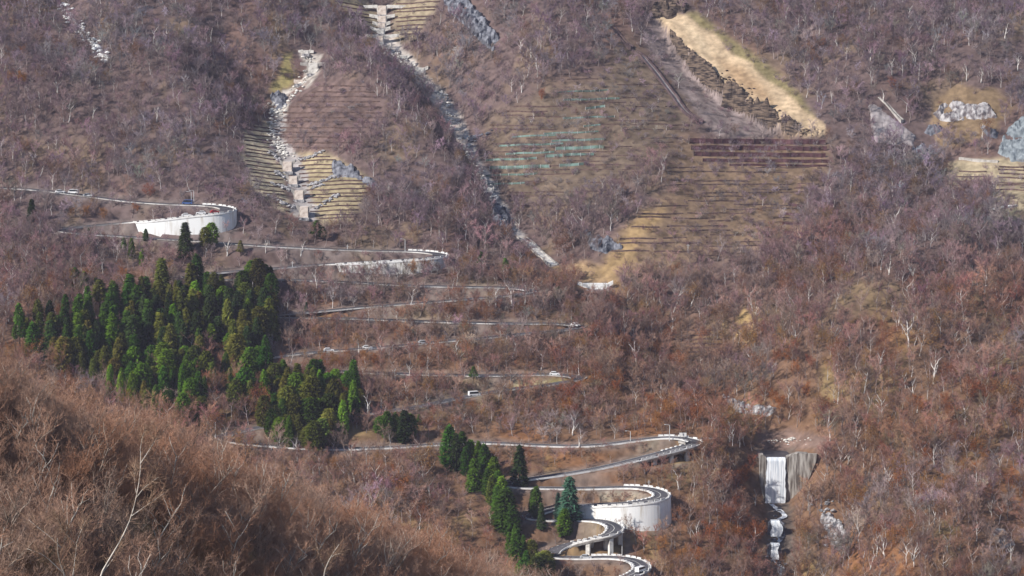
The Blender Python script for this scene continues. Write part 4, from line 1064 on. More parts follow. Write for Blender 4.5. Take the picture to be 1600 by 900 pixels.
# ------------------------------------------------------------------ the wood as one mass: points carrying instances
def forest(name, label, variants, P, rotz, tilt, scl, kind, tint, bark):
    src = bpy.data.collections.new(name + '_models')
    for i, me in enumerate(variants):
        src.objects.link(bpy.data.objects.new('%s_model_%02d' % (name, i), me))
    n = len(P)
    me = bpy.data.meshes.new(name)
    me.vertices.add(n); me.vertices.foreach_set('co', np.asarray(P, np.float32).ravel())
    def att(nm, typ, prop, arr):
        a = me.attributes.new(nm, typ, 'POINT'); a.data.foreach_set(prop, arr)
    att('rot', 'FLOAT_VECTOR', 'vector', np.stack([tilt[:, 0], tilt[:, 1], rotz], 1).astype(np.float32).ravel())
    att('scl', 'FLOAT_VECTOR', 'vector', np.asarray(scl, np.float32).ravel())
    att('pick', 'INT', 'value', kind.astype(np.int32))
    one = np.ones((n, 1))
    att('tint', 'FLOAT_COLOR', 'color', np.concatenate([tint, one], 1).astype(np.float32).ravel())
    att('bark', 'FLOAT_COLOR', 'color', np.concatenate([bark, one], 1).astype(np.float32).ravel())
    o = link(name, me)
    ng = bpy.data.node_groups.new(name, 'GeometryNodeTree')
    ng.interface.new_socket('Geometry', in_out='INPUT', socket_type='NodeSocketGeometry')
    ng.interface.new_socket('Geometry', in_out='OUTPUT', socket_type='NodeSocketGeometry')
    gi = ng.nodes.new('NodeGroupInput'); go = ng.nodes.new('NodeGroupOutput')
    ci = ng.nodes.new('GeometryNodeCollectionInfo'); ci.inputs['Collection'].default_value = src
    ci.inputs['Separate Children'].default_value = True; ci.inputs['Reset Children'].default_value = True
    ip = ng.nodes.new('GeometryNodeInstanceOnPoints'); ip.inputs['Pick Instance'].default_value = True
    def na(nm, typ):
        x = ng.nodes.new('GeometryNodeInputNamedAttribute'); x.data_type = typ; x.inputs['Name'].default_value = nm
        return x.outputs['Attribute']
    L = ng.links.new
    L(gi.outputs[0], ip.inputs['Points']); L(ci.outputs[0], ip.inputs['Instance'])
    L(na('pick', 'INT'), ip.inputs['Instance Index']); L(na('rot', 'FLOAT_VECTOR'), ip.inputs['Rotation']); L(na('scl', 'FLOAT_VECTOR'), ip.inputs['Scale'])
    L(ip.outputs[0], go.inputs[0])
    md = o.modifiers.new('scatter', 'NODES'); md.node_group = ng
    tag(o, label, None, None, 'stuff')
    return o

_r = np.random.default_rng(21)
FAR = []
for i in range(7):
    tr, tw, _ = gen_bare(_r, 10.0, limbs=5 + i % 3, brs=9, tws=30, tw_w=0.036, tw_l=0.085, spread=0.40 + 0.09 * (i % 3), trunk_r=0.19, sides=4, fork=0.3 + 0.08 * (i % 4))
    FAR.append(join_mesh('bare_tree_model', tr, tw, M['bark_i'], M['twig_i']))
for i in range(3):   # low many-stemmed shrubs
    tr = MB(); tws = []
    for s in range(7):
        a, b, _ = gen_bare(_r, 8.0, limbs=3, brs=6, tws=14, tw_w=0.036, tw_l=0.12, spread=0.5, trunk_r=0.08, lean=0.22, sides=3, fork=0.15)
        sh = np.array([_r.normal(0, 1.6), _r.normal(0, 1.6), 0]); a.v = [tuple(np.array(q) + sh) for q in a.v]
        tr.add(a.v, a.f); tws.append(b + sh)
    FAR.append(join_mesh('shrub_model', tr, np.concatenate(tws), M['bark_i'], M['twig_i']))
for i in range(3):   # trees that still hold brown leaves
    tr, tw, lf = gen_bare(_r, 9.0, limbs=6, brs=7, tws=10, tw_w=0.036, tw_l=0.09, spread=0.5, trunk_r=0.14, fork=0.2, leaves=900, leaf=0.27)
    FAR.append(join_mesh('leafy_tree_model', tr, tw, M['bark_i'], M['twig_i'], lf))

# keep-clear lines: road rails, by column in the photo
_order = np.argsort(RU)
def rail_between(u, v_top, v_base):
    """road samples near column u whose picture row lies between a crown's top and its foot"""
    m = np.abs(RU - u) < 5
    vv = RV[m]
    return vv[(vv > v_top - 2) & (vv < v_base - 2)]


def zone_at(u, v):
    keep = np.ones(len(u)); hf = np.ones(len(u))
    for poly, colr, kp, h_, soft in ZONES:
        w = pip(u, v, poly)
        keep[w] = kp; hf[w] = h_ if h_ else 1
    return keep, hf

# ------------------------------------------------------------------ planting the far wood
LM = [(300, 345, 'the uppermost white wall'), (620, 410, 'the stained wall bend'), (990, 800, 'the big white curved wall'), (1212, 750, 'the waterfall'), (1150, 100, 'the tan landslide scar'),
      (1180, 235, 'the brown barrier fences'), (1505, 178, 'the white cliff'), (1395, 210, 'the grey concrete slope'), (600, 40, 'the stepped channel'), (465, 290, 'the square gully blocks'),
      (1580, 275, 'the striped terrace'), (1160, 510, 'the tan grass patch'), (930, 446, 'the small white dam'), (1080, 690, 'the sign board bend'), (860, 240, 'the green net fences'),
      (130, 55, 'the far left boulder gully'), (1212, 850, 'the small cascades'), (945, 380, 'the dark crag'), (890, 590, 'the yellow roadside grass'), (345, 683, 'the left bend under the cedars'), (560, 546, 'the pair of white cars')]
NUM = ['', 'second', 'third', 'fourth', 'fifth', 'sixth', 'seventh', 'eighth', 'ninth', 'tenth', 'eleventh', 'twelfth']
def nth(i):
    a = ['first', 'second', 'third', 'fourth', 'fifth', 'sixth', 'seventh', 'eighth', 'ninth', 'tenth', 'eleventh', 'twelfth', 'thirteenth', 'fourteenth', 'fifteenth', 'sixteenth', 'seventeenth', 'eighteenth', 'nineteenth', 'twentieth']
    return a[i] if i < 20 else 'twenty-' + a[i - 20] if i < 29 else 'thirtieth' if i == 29 else 'thirty-' + a[i - 30]
def place_phrase(u, v):
    d = [math.hypot(u - a, (v - b)) for a, b, _ in LM]; i = int(np.argmin(d)); a, b, t = LM[i]
    far = 'just ' if d[i] < 70 else 'well ' if d[i] < 190 else 'far '
    w = ('above ' if v < b else 'below ') if abs(v - b) > abs(u - a) else ('left of ' if u < a else 'right of ')
    return far + w + t
def label_all(items, kindword, tail=''):
    """items: (object, u, v, adjective); a label of its own for each"""
    groups = {}
    for o, u, v, adj in items:
        groups.setdefault('%s %s %s%s' % (adj, kindword, place_phrase(u, v), tail), []).append((u, o))
    for t, L in groups.items():
        L.sort(key=lambda q: q[0])
        for i, (u, o) in enumerate(L):
            if len(L) == 1: o['label'] = t
            else: o['label'] = t + (', leftmost' if i == 0 else ', rightmost' if i == len(L) - 1 else ', %s from left' % nth(i))

def put_tree(name, parts, loc, rz, sc, cols, cat, group, tilt=(0, 0)):
    e = link(name, None, None, loc, (tilt[0], tilt[1], rz), (sc[0], sc[0], sc[1])); e.empty_display_size = 1
    e['category'] = cat; e['group'] = group
    for nm, me, c in zip(('trunk', 'crown', 'leaves'), parts, cols):
        o = link(nm, me, e); o.color = (*c, 1)
    return e

_r = np.random.default_rng(33)
TAKEN = []      # individually placed trees (x, y, radius)
# conifers ---------------------------------------------------------------
CON = []
for shp, n, R, lf, dr in (('cone', 1500, 2.7, 0.95, 0.45), ('column', 1700, 2.5, 0.9, 0.15), ('layer', 1600, 3.2, 1.05, 0.5), ('dome', 1900, 4.2, 0.95, 0.0), ('cone', 1500, 2.2, 0.85, 0.3), ('column', 1500, 2.1, 0.9, 0.25)):
    tr, tv = gen_conifer(_r, 16.0, R, shp, n, lf, dr, bare=0.06 if shp != 'dome' else 0.15)
    CON.append((tr.mesh('trunk', M['bark_o'], smooth=True), tri_mesh('crown', tv, M['leaf_o'])))
tr, tv = gen_conifer(_r, 16.0, 2.0, 'column', 800, 0.8, 0.2, bare=0.5)      # tall plantation cedar with a bare stem
CON.append((tr.mesh('trunk', M['bark_o'], smooth=True), tri_mesh('crown', tv, M['leaf_o'])))
tr, tv = gen_conifer(_r, 16.0, 3.4, 'layer', 420, 1.1, 0.1, bare=0.3)      # thin pine
CON.append((tr.mesh('trunk', M['bark_o'], smooth=True), tri_mesh('crown', tv, M['leaf_o'])))
GREEN = {'dark': (0.036, 0.062, 0.018), 'deep': (0.052, 0.108, 0.014), 'bright': (0.10, 0.18, 0.016), 'olive': (0.115, 0.12, 0.022), 'blue': (0.032, 0.07, 0.05), 'yellowish': (0.14, 0.19, 0.04)}
conifers = []
def conifer(u, v, h_px, kind, tone, wide=1.0, stand=False):
    p = spot(u, v); h = h_px / ppm(p)
    c = np.array(GREEN[tone]) * np.exp(_r.normal(0, 0.25)) * (1 + _r.normal(0, 0.08, 3))
    e = put_tree('conifer', CON[kind], p - np.array((0, 0, 0.3)), _r.uniform(0, 6.28), (h / 16.0 * wide * _r.uniform(1.15, 1.6), h / 16.0 * _r.uniform(0.92, 1.12)), ((0.14, 0.1, 0.075), c), 'conifer', 'conifers in the stand' if stand else 'single conifers')
    TAKEN.append((p[0], p[1], 2.2)); conifers.append((e, u, v, tone, stand, h))
for a in [(50, 345, 34, 0, 'dark'), (140, 384, 30, 0, 'dark'), (290, 402, 60, 0, 'dark', 1.1), (331, 384, 40, 3, 'bright', 1.0), (322, 388, 32, 3, 'olive', 0.9), (206, 404, 30, 1, 'bright', .8), (222, 416, 26, 1, 'bright', .8), (194, 392, 20, 1, 'deep', .9),
          (376, 400, 26, 7, 'olive'), (228, 376, 20, 1, 'deep'), (495, 374, 32, 7, 'deep', 1.2), (505, 376, 24, 7, 'dark', 1.2), (752, 418, 26, 7, 'deep', 1.1), (790, 430, 26, 7, 'deep', 1.1), (872, 474, 26, 7, 'dark', 1.3), (479, 486, 16, 0, 'dark', 1.2), (740, 594, 22, 7, 'deep', 1.2),
          (605, 690, 46, 3, 'deep', .8), (632, 692, 50, 1, 'dark', 1.2), (618, 688, 44, 1, 'deep', 1.1), (703, 732, 72, 1, 'deep', 1.1), (712, 736, 60, 4, 'dark'), (741, 768, 56, 0, 'deep', 1.1), (735, 726, 40, 1, 'bright', 1.2), (757, 745, 48, 1, 'deep', 1.1), (772, 765, 52, 1, 'bright', 1.0), (763, 775, 46, 1, 'deep'),
          (784, 790, 50, 1, 'bright'), (790, 832, 68, 1, 'deep', 1.3), (777, 818, 56, 4, 'deep', 1.1), (800, 842, 56, 1, 'deep', 1.1), (812, 758, 62, 4, 'dark', 1.2), (838, 808, 48, 1, 'deep', 1.1), (832, 800, 40, 4, 'dark'), (846, 826, 36, 4, 'dark'), (890, 814, 64, 0, 'blue', 1.15), (882, 838, 44, 1, 'bright', 1.4), (872, 812, 40, 4, 'blue'),
          (806, 885, 50, 1, 'deep', 1.1), (822, 905, 50, 4, 'deep', 1.2), (845, 912, 52, 3, 'olive', 1.0), (815, 930, 60, 1, 'deep', 1.2), (862, 915, 44, 0, 'olive', 1.0), (838, 928, 54, 3, 'yellowish', 1.0), (655, 664, 18, 7, 'deep'), (702, 690, 26, 3, 'deep', .8),
          (130, 572, 66, 2, 'olive', 1.25), (394, 452, 44, 3, 'bright', 1.0), (412, 448, 40, 3, 'deep', 1.0), (380, 466, 40, 3, 'deep', .9), (118, 450, 30, 1, 'deep', 1.2), (132, 456, 34, 1, 'bright', 1.1), (150, 462, 28, 0, 'dark', 1.2), (104, 440, 22, 1, 'deep'), (545, 622, 46, 3, 'deep', 1.0), (500, 612, 52, 4, 'deep', 1.3),
          (465, 616, 54, 0, 'olive', 1.1), (446, 660, 42, 3, 'deep'), (480, 668, 50, 3, 'bright'), (515, 664, 48, 3, 'deep'), (504, 696, 44, 3, 'yellowish'), (525, 640, 44, 0, 'dark', 1.1), (455, 688, 40, 3, 'olive'), (486, 640, 46, 4, 'olive', 1.2), (428, 676, 44, 3, 'olive'), (438, 622, 40, 3, 'bright'), (555, 610, 30, 3, 'bright', .8), (722, 716, 40, 1, 'deep'), (728, 742, 44, 1, 'deep'), (748, 732, 40, 1, 'bright'), (756, 760, 44, 4, 'deep'), (778, 778, 44, 1, 'deep'), (768, 790, 46, 1, 'olive'), (794, 812, 50, 1, 'deep'), (806, 862, 44, 1, 'deep'), (796, 868, 40, 4, 'deep'), (830, 880, 38, 3, 'olive'), (852, 896, 40, 3, 'olive'), (818, 872, 40, 4, 'deep'), (640, 684, 36, 3, 'bright'), (596, 680, 32, 3, 'deep')]:
    conifer(*a)
# the stand
ST = [(15, 545), (95, 512), (205, 488), (250, 470), (300, 470), (372, 470), (425, 458), (425, 515), (418, 560), (420, 600), (470, 615), (560, 620), (565, 648), (530, 690), (490, 712), (430, 695), (400, 660), (345, 640), (325, 668), (270, 668), (205, 640), (150, 610), (60, 575)]
_st = np.array(ST)
_cand = np.stack([_r.uniform(10, 570, 9000), _r.uniform(455, 715, 9000)], 1)
_acc = []
for u, v in _cand[pip(_cand[:, 0], _cand[:, 1], ST)]:
    if all((u - a) ** 2 + ((v - b) * 1.9) ** 2 > 16.5 ** 2 for a, b in _acc): _acc.append((u, v))
for u, v in _acc:
    if 325 < u < 352 and 545 < v < 665 and _r.random() < 0.7: continue
    if _r.random() < 0.17: continue
    if u < 110 and v < 560: k, tone, h, w = 6, _r.choice(['deep', 'olive', 'dark']), _r.uniform(42, 64), 0.8
    elif u > 215 and 505 < v < 570 and _r.random() < 0.5: k, tone, h, w = 2, _r.choice(['olive', 'dark']), _r.uniform(52, 66), 0.9
    elif v > 580 or u > 340: k, tone, h, w = _r.choice([1, 3, 3, 5]), _r.choice(['deep', 'bright', 'olive']), _r.uniform(34, 60), 0.85
    else: k, tone, h, w = _r.choice([0, 1, 4, 5, 6]), _r.choice(['deep', 'deep', 'olive', 'olive', 'dark', 'bright']), _r.uniform(42, 74), 1.0
    conifer(u, v, h, int(k), str(tone), w, True)
print('conifers', len(conifers))
_sizes = lambda h: 'tall' if h > 14 else 'short' if h < 8 else 'mid-sized'
label_all([(e, u, v, '%s %s green' % (_sizes(h), t if t not in ('blue', 'yellowish') else t + '-ish' if t == 'blue' else t)) for e, u, v, t, s, h in conifers if not s], 'conifer')
rows = sorted([c for c in conifers if c[4]], key=lambda c: c[2])
_nr = 9; _per = int(math.ceil(len(rows) / _nr))
for ri in range(_nr):
    rw = sorted(rows[ri * _per:(ri + 1) * _per], key=lambda c: c[1])
    for i, c in enumerate(rw):
        c[0]['label'] = '%s %s green cedar of the dark stand, %s row from the back, %s from left' % (_sizes(c[5]), c[3], nth(ri), nth(i))

# white-barked bare trees ------------------------------------------------
WB = []
for i in range(6):
    tr, tw, _ = gen_bare(_r, 10.0, limbs=4 + i % 3, brs=6, tws=8, tw_w=0.045, tw_l=0.09, spread=0.35 + 0.1 * (i % 2), trunk_r=0.38 + 0.08 * (i % 2), lean=0.1, sides=6, fork=0.18 + 0.13 * (i % 3))
    WB.append((tr.mesh('trunk', M['bark_o'], smooth=True), tri_mesh('crown', tw, M['twig_o'])))
_white = [(1345, 334, 26), (1395, 369, 42), (1497, 354, 32), (1328, 288, 24), (1294, 280, 22), (1249, 420, 26), (1308, 394, 18), (1330, 391, 24), (1378, 394, 20), (1423, 397, 28), (1389, 429, 28), (1427, 448, 32), (1558, 424, 34), (1512, 438, 20),
          (1242, 542, 30), (1305, 545, 32), (1420, 542, 38), (1264, 472, 24), (1404, 509, 26), (1430, 465, 24), (1492, 542, 24), (1375, 584, 34), (1459, 600, 38), (1415, 607, 24), (1428, 622, 28), (1379, 656, 36), (1433, 645, 22), (1338, 678, 26), (1410, 640, 18), (1450, 512, 22), (1534, 602, 26), (1537, 662, 26),
          (1388, 777, 40), (1412, 760, 24), (1527, 778, 34), (1459, 730, 32), (1460, 822, 30), (1468, 832, 24), (1370, 870, 34), (1382, 872, 32), (1428, 886, 36), (1480, 864, 26), (1550, 808, 26), (1338, 698, 28), (1490, 742, 26), (1360, 890, 30), (1580, 880, 30), (1325, 726, 22), (1563, 742, 28),
          (108, 170, 20), (245, 190, 22), (298, 198, 22), (240, 68, 24), (90, 145, 22), (62, 168, 22), (432, 52, 18), (45, 155, 20), (260, 60, 20), (350, 195, 20), (330, 65, 20), (312, 170, 18), (380, 50, 18), (145, 185, 18), (1340, 57, 20), (1308, 72, 18), (1394, 117, 24), (1430, 104, 22), (1511, 127, 26), (1533, 129, 22), (1258, 42, 22), (1228, 30, 20), (1300, 162, 18), (1380, 160, 18), (1545, 122, 20),
          (1420, 30, 20), (1480, 48, 20), (1570, 60, 22), (1590, 110, 22), (1360, 95, 20), (1455, 90, 20), (995, 572, 36), (622, 172, 22), (640, 160, 16), (590, 150, 18), (650, 190, 16), (608, 300, 18), (840, 120, 20), (860, 60, 18), (830, 90, 18), (815, 145, 16), (700, 60, 18), (960, 330, 22), (1037, 265, 22), (965, 345, 18),
          (560, 560, 26), (618, 595, 24), (715, 560, 26), (640, 590, 22), (775, 480, 28), (800, 478, 30), (820, 475, 26), (895, 680, 30), (905, 700, 26), (1060, 765, 28), (1140, 690, 30), (1090, 850, 32), (1120, 800, 24), (1180, 790, 24), (575, 650, 28), (575, 450, 20), (495, 450, 26), (415, 395, 20), (470, 400, 22),
          (20, 250, 24), (70, 400, 26), (100, 470, 24), (160, 420, 24), (240, 480, 24), (355, 400, 26), (15, 410, 26), (60, 470, 30), (370, 500, 28), (400, 480, 36), (415, 510, 30), (395, 640, 32), (465, 720, 34), (550, 725, 30), (555, 755, 26), (650, 740, 28), (575, 740, 24)]
whites = []
for u, v, h_px in _white:
    p = spot(u, v); h = h_px / ppm(p) * 1.12
    k = int(_r.integers(len(WB))); b = np.array((0.78, 0.74, 0.70)) * _r.uniform(0.72, 1.1); t = np.array((0.30, 0.25, 0.24)) * _r.uniform(0.8, 1.15)
    e = put_tree('white_barked_tree', WB[k], p - np.array((0, 0, 0.2)), _r.uniform(0, 6.28), (h / 10 * _r.uniform(0.85, 1.1), h / 10), (b, t), 'tree', 'white-barked bare trees on the slopes', (_r.normal(0, 0.05), _r.normal(0, 0.08)))
    TAKEN.append((p[0], p[1], 1.2)); whites.append((e, u, v, '%s white-barked' % ('tall' if h > 9 else 'small' if h < 6.5 else 'mid-sized')))
label_all(whites, 'bare tree')

# trees that kept their rust-coloured leaves ------------------------------
RL = []
for i in range(5):
    tr, tw, lf = gen_bare(_r, 9.0, limbs=7, brs=7, tws=8, tw_w=0.04, tw_l=0.09, spread=0.5 + 0.08 * (i % 2), trunk_r=0.17, fork=0.15, leaves=1900, leaf=0.3)
    RL.append((tr.mesh('trunk', M['bark_o'], smooth=True), tri_mesh('crown', tw, M['twig_o']), tri_mesh('leaves', lf, M['leaf_o'])))
rusts = []
for cu, cv, su, sv, n in [(1045, 655, 38, 22, 12), (905, 630, 55, 26, 12), (1518, 628, 6, 6, 2), (590, 440, 50, 8, 3), (1135, 745, 34, 34, 10), (1150, 850, 36, 34, 8), (100, 425, 55, 30, 7), (28, 130, 14, 34, 5), (1240, 645, 45, 16, 4), (1505, 770, 60, 50, 6), (640, 565, 110, 22, 6), (380, 640, 16, 14, 3),
                          (190, 335, 70, 16, 5), (1240, 560, 50, 30, 5), (1420, 700, 90, 60, 8), (850, 160, 8, 5, 1), (1397, 145, 8, 6, 2), (1275, 100, 20, 20, 2), (560, 560, 60, 14, 3), (620, 760, 60, 20, 6), (1070, 880, 40, 20, 5)]:
    for i in range(n):
        u, v = cu + _r.normal(0, su * 0.7), cv + _r.normal(0, sv * 0.7)
        p = spot(u, v)
        if float(road_near(p[0], p[1])) < 6: continue
        h = _r.uniform(5.5, 8.5) * (0.8 if v < 400 else 1); k = int(_r.integers(len(RL)))
        vt = v - h * ppm(p); rb = rail_between(u, vt, v)
        if len(rb): h = max(2.2, (v - rb.max() - 1) / ppm(p))
        c = np.array([(0.34, 0.12, 0.035), (0.30, 0.10, 0.04), (0.36, 0.16, 0.05), (0.27, 0.085, 0.05)][int(_r.integers(4))]) * _r.uniform(0.75, 1.1)
        e = put_tree('rust_leaved_tree', RL[k], p - np.array((0, 0, 0.2)), _r.uniform(0, 6.28), (h / 9 * _r.uniform(0.95, 1.3), h / 9), ((0.22, 0.17, 0.15), c * 0.7, c), 'tree', 'trees holding rust-coloured leaves')
        TAKEN.append((p[0], p[1], 1.8)); rusts.append((e, u, v, '%s rust-leaved' % ('broad' if h > 6.5 else 'small')))
label_all(rusts, 'tree')

# the mass of bare wood ---------------------------------------------------
sp = 4.2
X, Y = np.meshgrid(np.arange(-300, 300, sp), np.arange(1090, 1730, sp))
X = X.ravel() + _r.uniform(-2.1, 2.1, X.size); Y = Y.ravel() + _r.uniform(-2.1, 2.1, Y.size)
_ex, _ey = np.meshgrid(np.arange(-130, 60, 3.4), np.arange(1180, 1420, 3.4))
_ex = _ex.ravel() + _r.uniform(-1.6, 1.6, _ex.size); _ey = _ey.ravel() + _r.uniform(-1.6, 1.6, _ey.size)
_eu, _ev, _ = proj(np.stack([_ex, _ey, ground(_ex, _ey)], 1))
_em = (_ev > 425) & (_ev < 672) & (_eu > 320) & (_eu < 960)
X = np.concatenate([X, _ex[_em]]); Y = np.concatenate([Y, _ey[_em]])
Zg = ground(X, Y); U, V, Wd = proj(np.stack([X, Y, Zg], 1))
ok = (U > -50) & (U < 1650) & (V > -25) & (V < 985)
X, Y, Zg, U, V, Wd = [a[ok] for a in (X, Y, Zg, U, V, Wd)]
keep, hf = zone_at(U, V)
rdist = road_near(X, Y)
grid_t = np.array(TAKEN); clr = np.array(CLEAR)
bad = np.zeros(len(X), bool)
for x, y, r in TAKEN: bad |= (X - x) ** 2 + (Y - y) ** 2 < r * r
for x, y, r in CLEAR: bad |= (X - x) ** 2 + (Y - y) ** 2 < r * r
for poly in KEEPOUT: bad |= pip(U, V, poly)
for ln in KEEPLINES:
    d, _, _ = pdist(U, V * 1.0, np.array(ln)); bad |= d < 5
ROADZ = [(200, 300), (380, 310), (720, 385), (880, 440), (930, 520), (940, 620), (1110, 680), (1070, 780), (1020, 900), (760, 960), (640, 700), (330, 600), (330, 440), (90, 370), (80, 300)]
inroad = pip(U, V, ROADZ)
ht = np.where(V < 300, _r.uniform(5.5, 9.5, len(X)), _r.uniform(6.5, 11.5, len(X)))
clump = fbm(X / 19 + 31, Y / 19, 3)
ht = ht * (1 + 0.45 * clump)
ht = np.where(inroad, np.where(V > 640, _r.uniform(3.0, 7.5, len(X)), _r.uniform(3.5, 9.0, len(X))), ht) * hf
dens = np.where(inroad, 0.80, np.clip(np.where(V < 300, 1.0, 0.92) + 0.6 * clump, np.where(V < 300, 0.65, 0.45), 1)) * np.minimum(keep, 1)
use = (~bad) & (rdist > 4.5) & (_r.random(len(X)) < dens)
stand = pip(U, V, ST)
use &= ~(stand & (_r.random(len(X)) < 0.75))
idx = np.nonzero(use)[0]
for i in idx:
    s = F / Wd[i]; rb = rail_between(U[i], V[i] - ht[i] * s, V[i])
    if len(rb):
        h_ok = (V[i] - rb.max() - 0.5) / s
        if _r.random() < (0.9 if (V[i] > 672 and not (V[i] < 728 and U[i] < 745)) or (V[i] < 432 and U[i] > 225) else 0.2): ht[i] = h_ok if h_ok > 1.2 else 0
idx = idx[ht[idx] > 1.0]
n_main = len(idx)
def tints(x, y, u, v, r):
    low = sstep(230, 620, v)[:, None]
    up = np.array((0.24, 0.176, 0.20)); lw = np.array((0.30, 0.18, 0.138))
    t = up * (1 - low) + lw * low
    t = t + sstep(0.0, 0.45, fbm(x / 34 + 5, y / 34, 3))[:, None] * (np.array((0.31, 0.155, 0.095)) - t) * (0.25 + 0.65 * low)
    t = t + sstep(0.05, 0.5, fbm(x / 24 + 55, y / 24, 3))[:, None] * (np.array((0.27, 0.25, 0.27)) - t) * 0.6
    return np.clip(t * np.exp(r.normal(-0.06, 0.3, (len(x), 1))) * (1 + r.normal(0, 0.07, (len(x), 3))), 0.03, 0.6)
P = np.stack([X, Y, Zg - 0.15], 1)[idx]; hh = ht[idx]
n = len(idx)
low = sstep(280, 620, V[idx])
leafp = np.clip(0.03 + 0.08 * low + 0.36 * sstep(0.1, 0.5, fbm(P[:, 0] / 22 + 80, P[:, 1] / 22, 3)) * (0.3 + 0.7 * low), 0, 0.6)
kind = _r.integers(0, 7, n)
small = hh < 3.8
kind = np.where(small & (_r.random(n) < 0.7), _r.integers(7, 10, n), kind)
leafy = (_r.random(n) < leafp)
kind = np.where(leafy, _r.integers(10, 13, n), kind)
nom = np.where(kind < 7, 10.0, np.where(kind < 10, 8.0, 9.0))
sv = hh / nom
wide = np.where(kind < 7, np.maximum(sv, 0.55) * _r.uniform(0.85, 1.3, n), sv * _r.uniform(0.9, 1.4, n))
tint = tints(P[:, 0], P[:, 1], U[idx], V[idx], _r)
rust = np.array([(0.32, 0.125, 0.045), (0.28, 0.10, 0.05), (0.34, 0.18, 0.06), (0.25, 0.12, 0.06)])[_r.integers(0, 4, n)] * _r.uniform(0.6, 0.95, (n, 1))
tint[leafy] = rust[leafy] * (0.55 + 0.45 * low[leafy, None]) + np.array((0.12, 0.10, 0.08)) * (0.45 - 0.45 * low[leafy, None])
bark = np.where((_r.random(n) < 0.17)[:, None], np.array((0.58, 0.54, 0.52)), np.array((0.27, 0.22, 0.21))) * _r.uniform(0.75, 1.2, (n, 1))
# undergrowth between the stems
m2 = (~bad) & (rdist > 4.6) & (_r.random(len(X)) < np.where(keep < 0.02, 0.0, np.where(inroad, 0.75, 0.55)))
j = np.nonzero(m2)[0]
X2 = X[j] + _r.uniform(-2, 2, len(j)); Y2 = Y[j] + _r.uniform(-2, 2, len(j))
P2 = np.stack([X2, Y2, ground(X2, Y2) - 0.1], 1)
okr = road_near(X2, Y2) > 4.6
for x, y, r in CLEAR: okr &= (X2 - x) ** 2 + (Y2 - y) ** 2 > (r * 0.8) ** 2
j = j[okr]; P2 = P2[okr]; h2 = _r.uniform(0.9, 2.4, len(j))
t2 = tints(P2[:, 0], P2[:, 1], U[j], V[j], _r) * 0.9
n2 = len(j)
P_all = np.concatenate([P, P2]); k_all = np.concatenate([kind, _r.integers(7, 10, n2)])
sc_all = np.concatenate([np.stack([wide, wide, sv], 1), np.stack([h2 / 8 * 1.6, h2 / 8 * 1.6, h2 / 8], 1)])
print('wood', n, 'undergrowth', n2)
forest('bare_wood', 'leafless woodland covering the mountainside', FAR, P_all, _r.uniform(0, 6.28, n + n2), _r.normal(0, 0.06, (n + n2, 2)), sc_all, k_all, np.concatenate([tint, t2]), np.concatenate([bark, t2]))

# ------------------------------------------------------------------ the near slope, lower left
NEAR = []
for i in range(7):
    tr, tw, _ = gen_bare(_r, 9.0, limbs=7 + i % 3, brs=8, tws=10, tw_w=0.032, tw_l=0.10, spread=0.30 + 0.07 * (i % 3), trunk_r=0.16, lean=0.10, sides=6, fork=0.12 + 0.07 * (i % 4), bend=(0.10 + 0.06 * (i % 3), 0, 0), rib=0.035)
    NEAR.append((tr, tw))
NEARP = [(tr.mesh('trunk', M['bark_o'], smooth=True), tri_mesh('crown', tw, M['twig_o'])) for tr, tw in NEAR]
NEARJ = []
for i in range(5):
    tr = MB(); tws = []
    for s in range(6):
        a, b, _ = gen_bare(_r, 8.0, limbs=4, brs=6, tws=9, tw_w=0.034, tw_l=0.13, spread=0.4, trunk_r=0.07, lean=0.16, sides=3, fork=0.1, bend=(0.14, 0, 0))
        sh = np.array([_r.normal(0, 1.5), _r.normal(0, 1.5), 0]); a.v = [tuple(np.array(q) + sh) for q in a.v]
        tr.add(a.v, a.f); tws.append(b + sh)
    NEARJ.append(join_mesh('brush_model', tr, np.concatenate(tws), M['bark_i'], M['twig_i']))
X, Y = np.meshgrid(np.arange(-95, 60, 2.0), np.arange(120, 540, 2.0))
X = X.ravel() + _r.uniform(-1, 1, X.size); Y = Y.ravel() + _r.uniform(-1, 1, Y.size)
Zg = ground(X, Y); U, V, Wd = proj(np.stack([X, Y, Zg], 1))
s = F / Wd
ok = (U > -110) & (U < 900) & (V - 9 * s < 915) & (V > 480) & (near_h(X, Y) > -15)
ok &= V < 930 + 9 * s
X, Y, Zg, U, V, s = [a[ok] for a in (X, Y, Zg, U, V, s)]
order = _r.permutation(len(X)); acc = []
for i in order:
    if all((X[i] - X[q]) ** 2 + (Y[i] - Y[q]) ** 2 > 5.0 ** 2 for q in acc): acc.append(i)
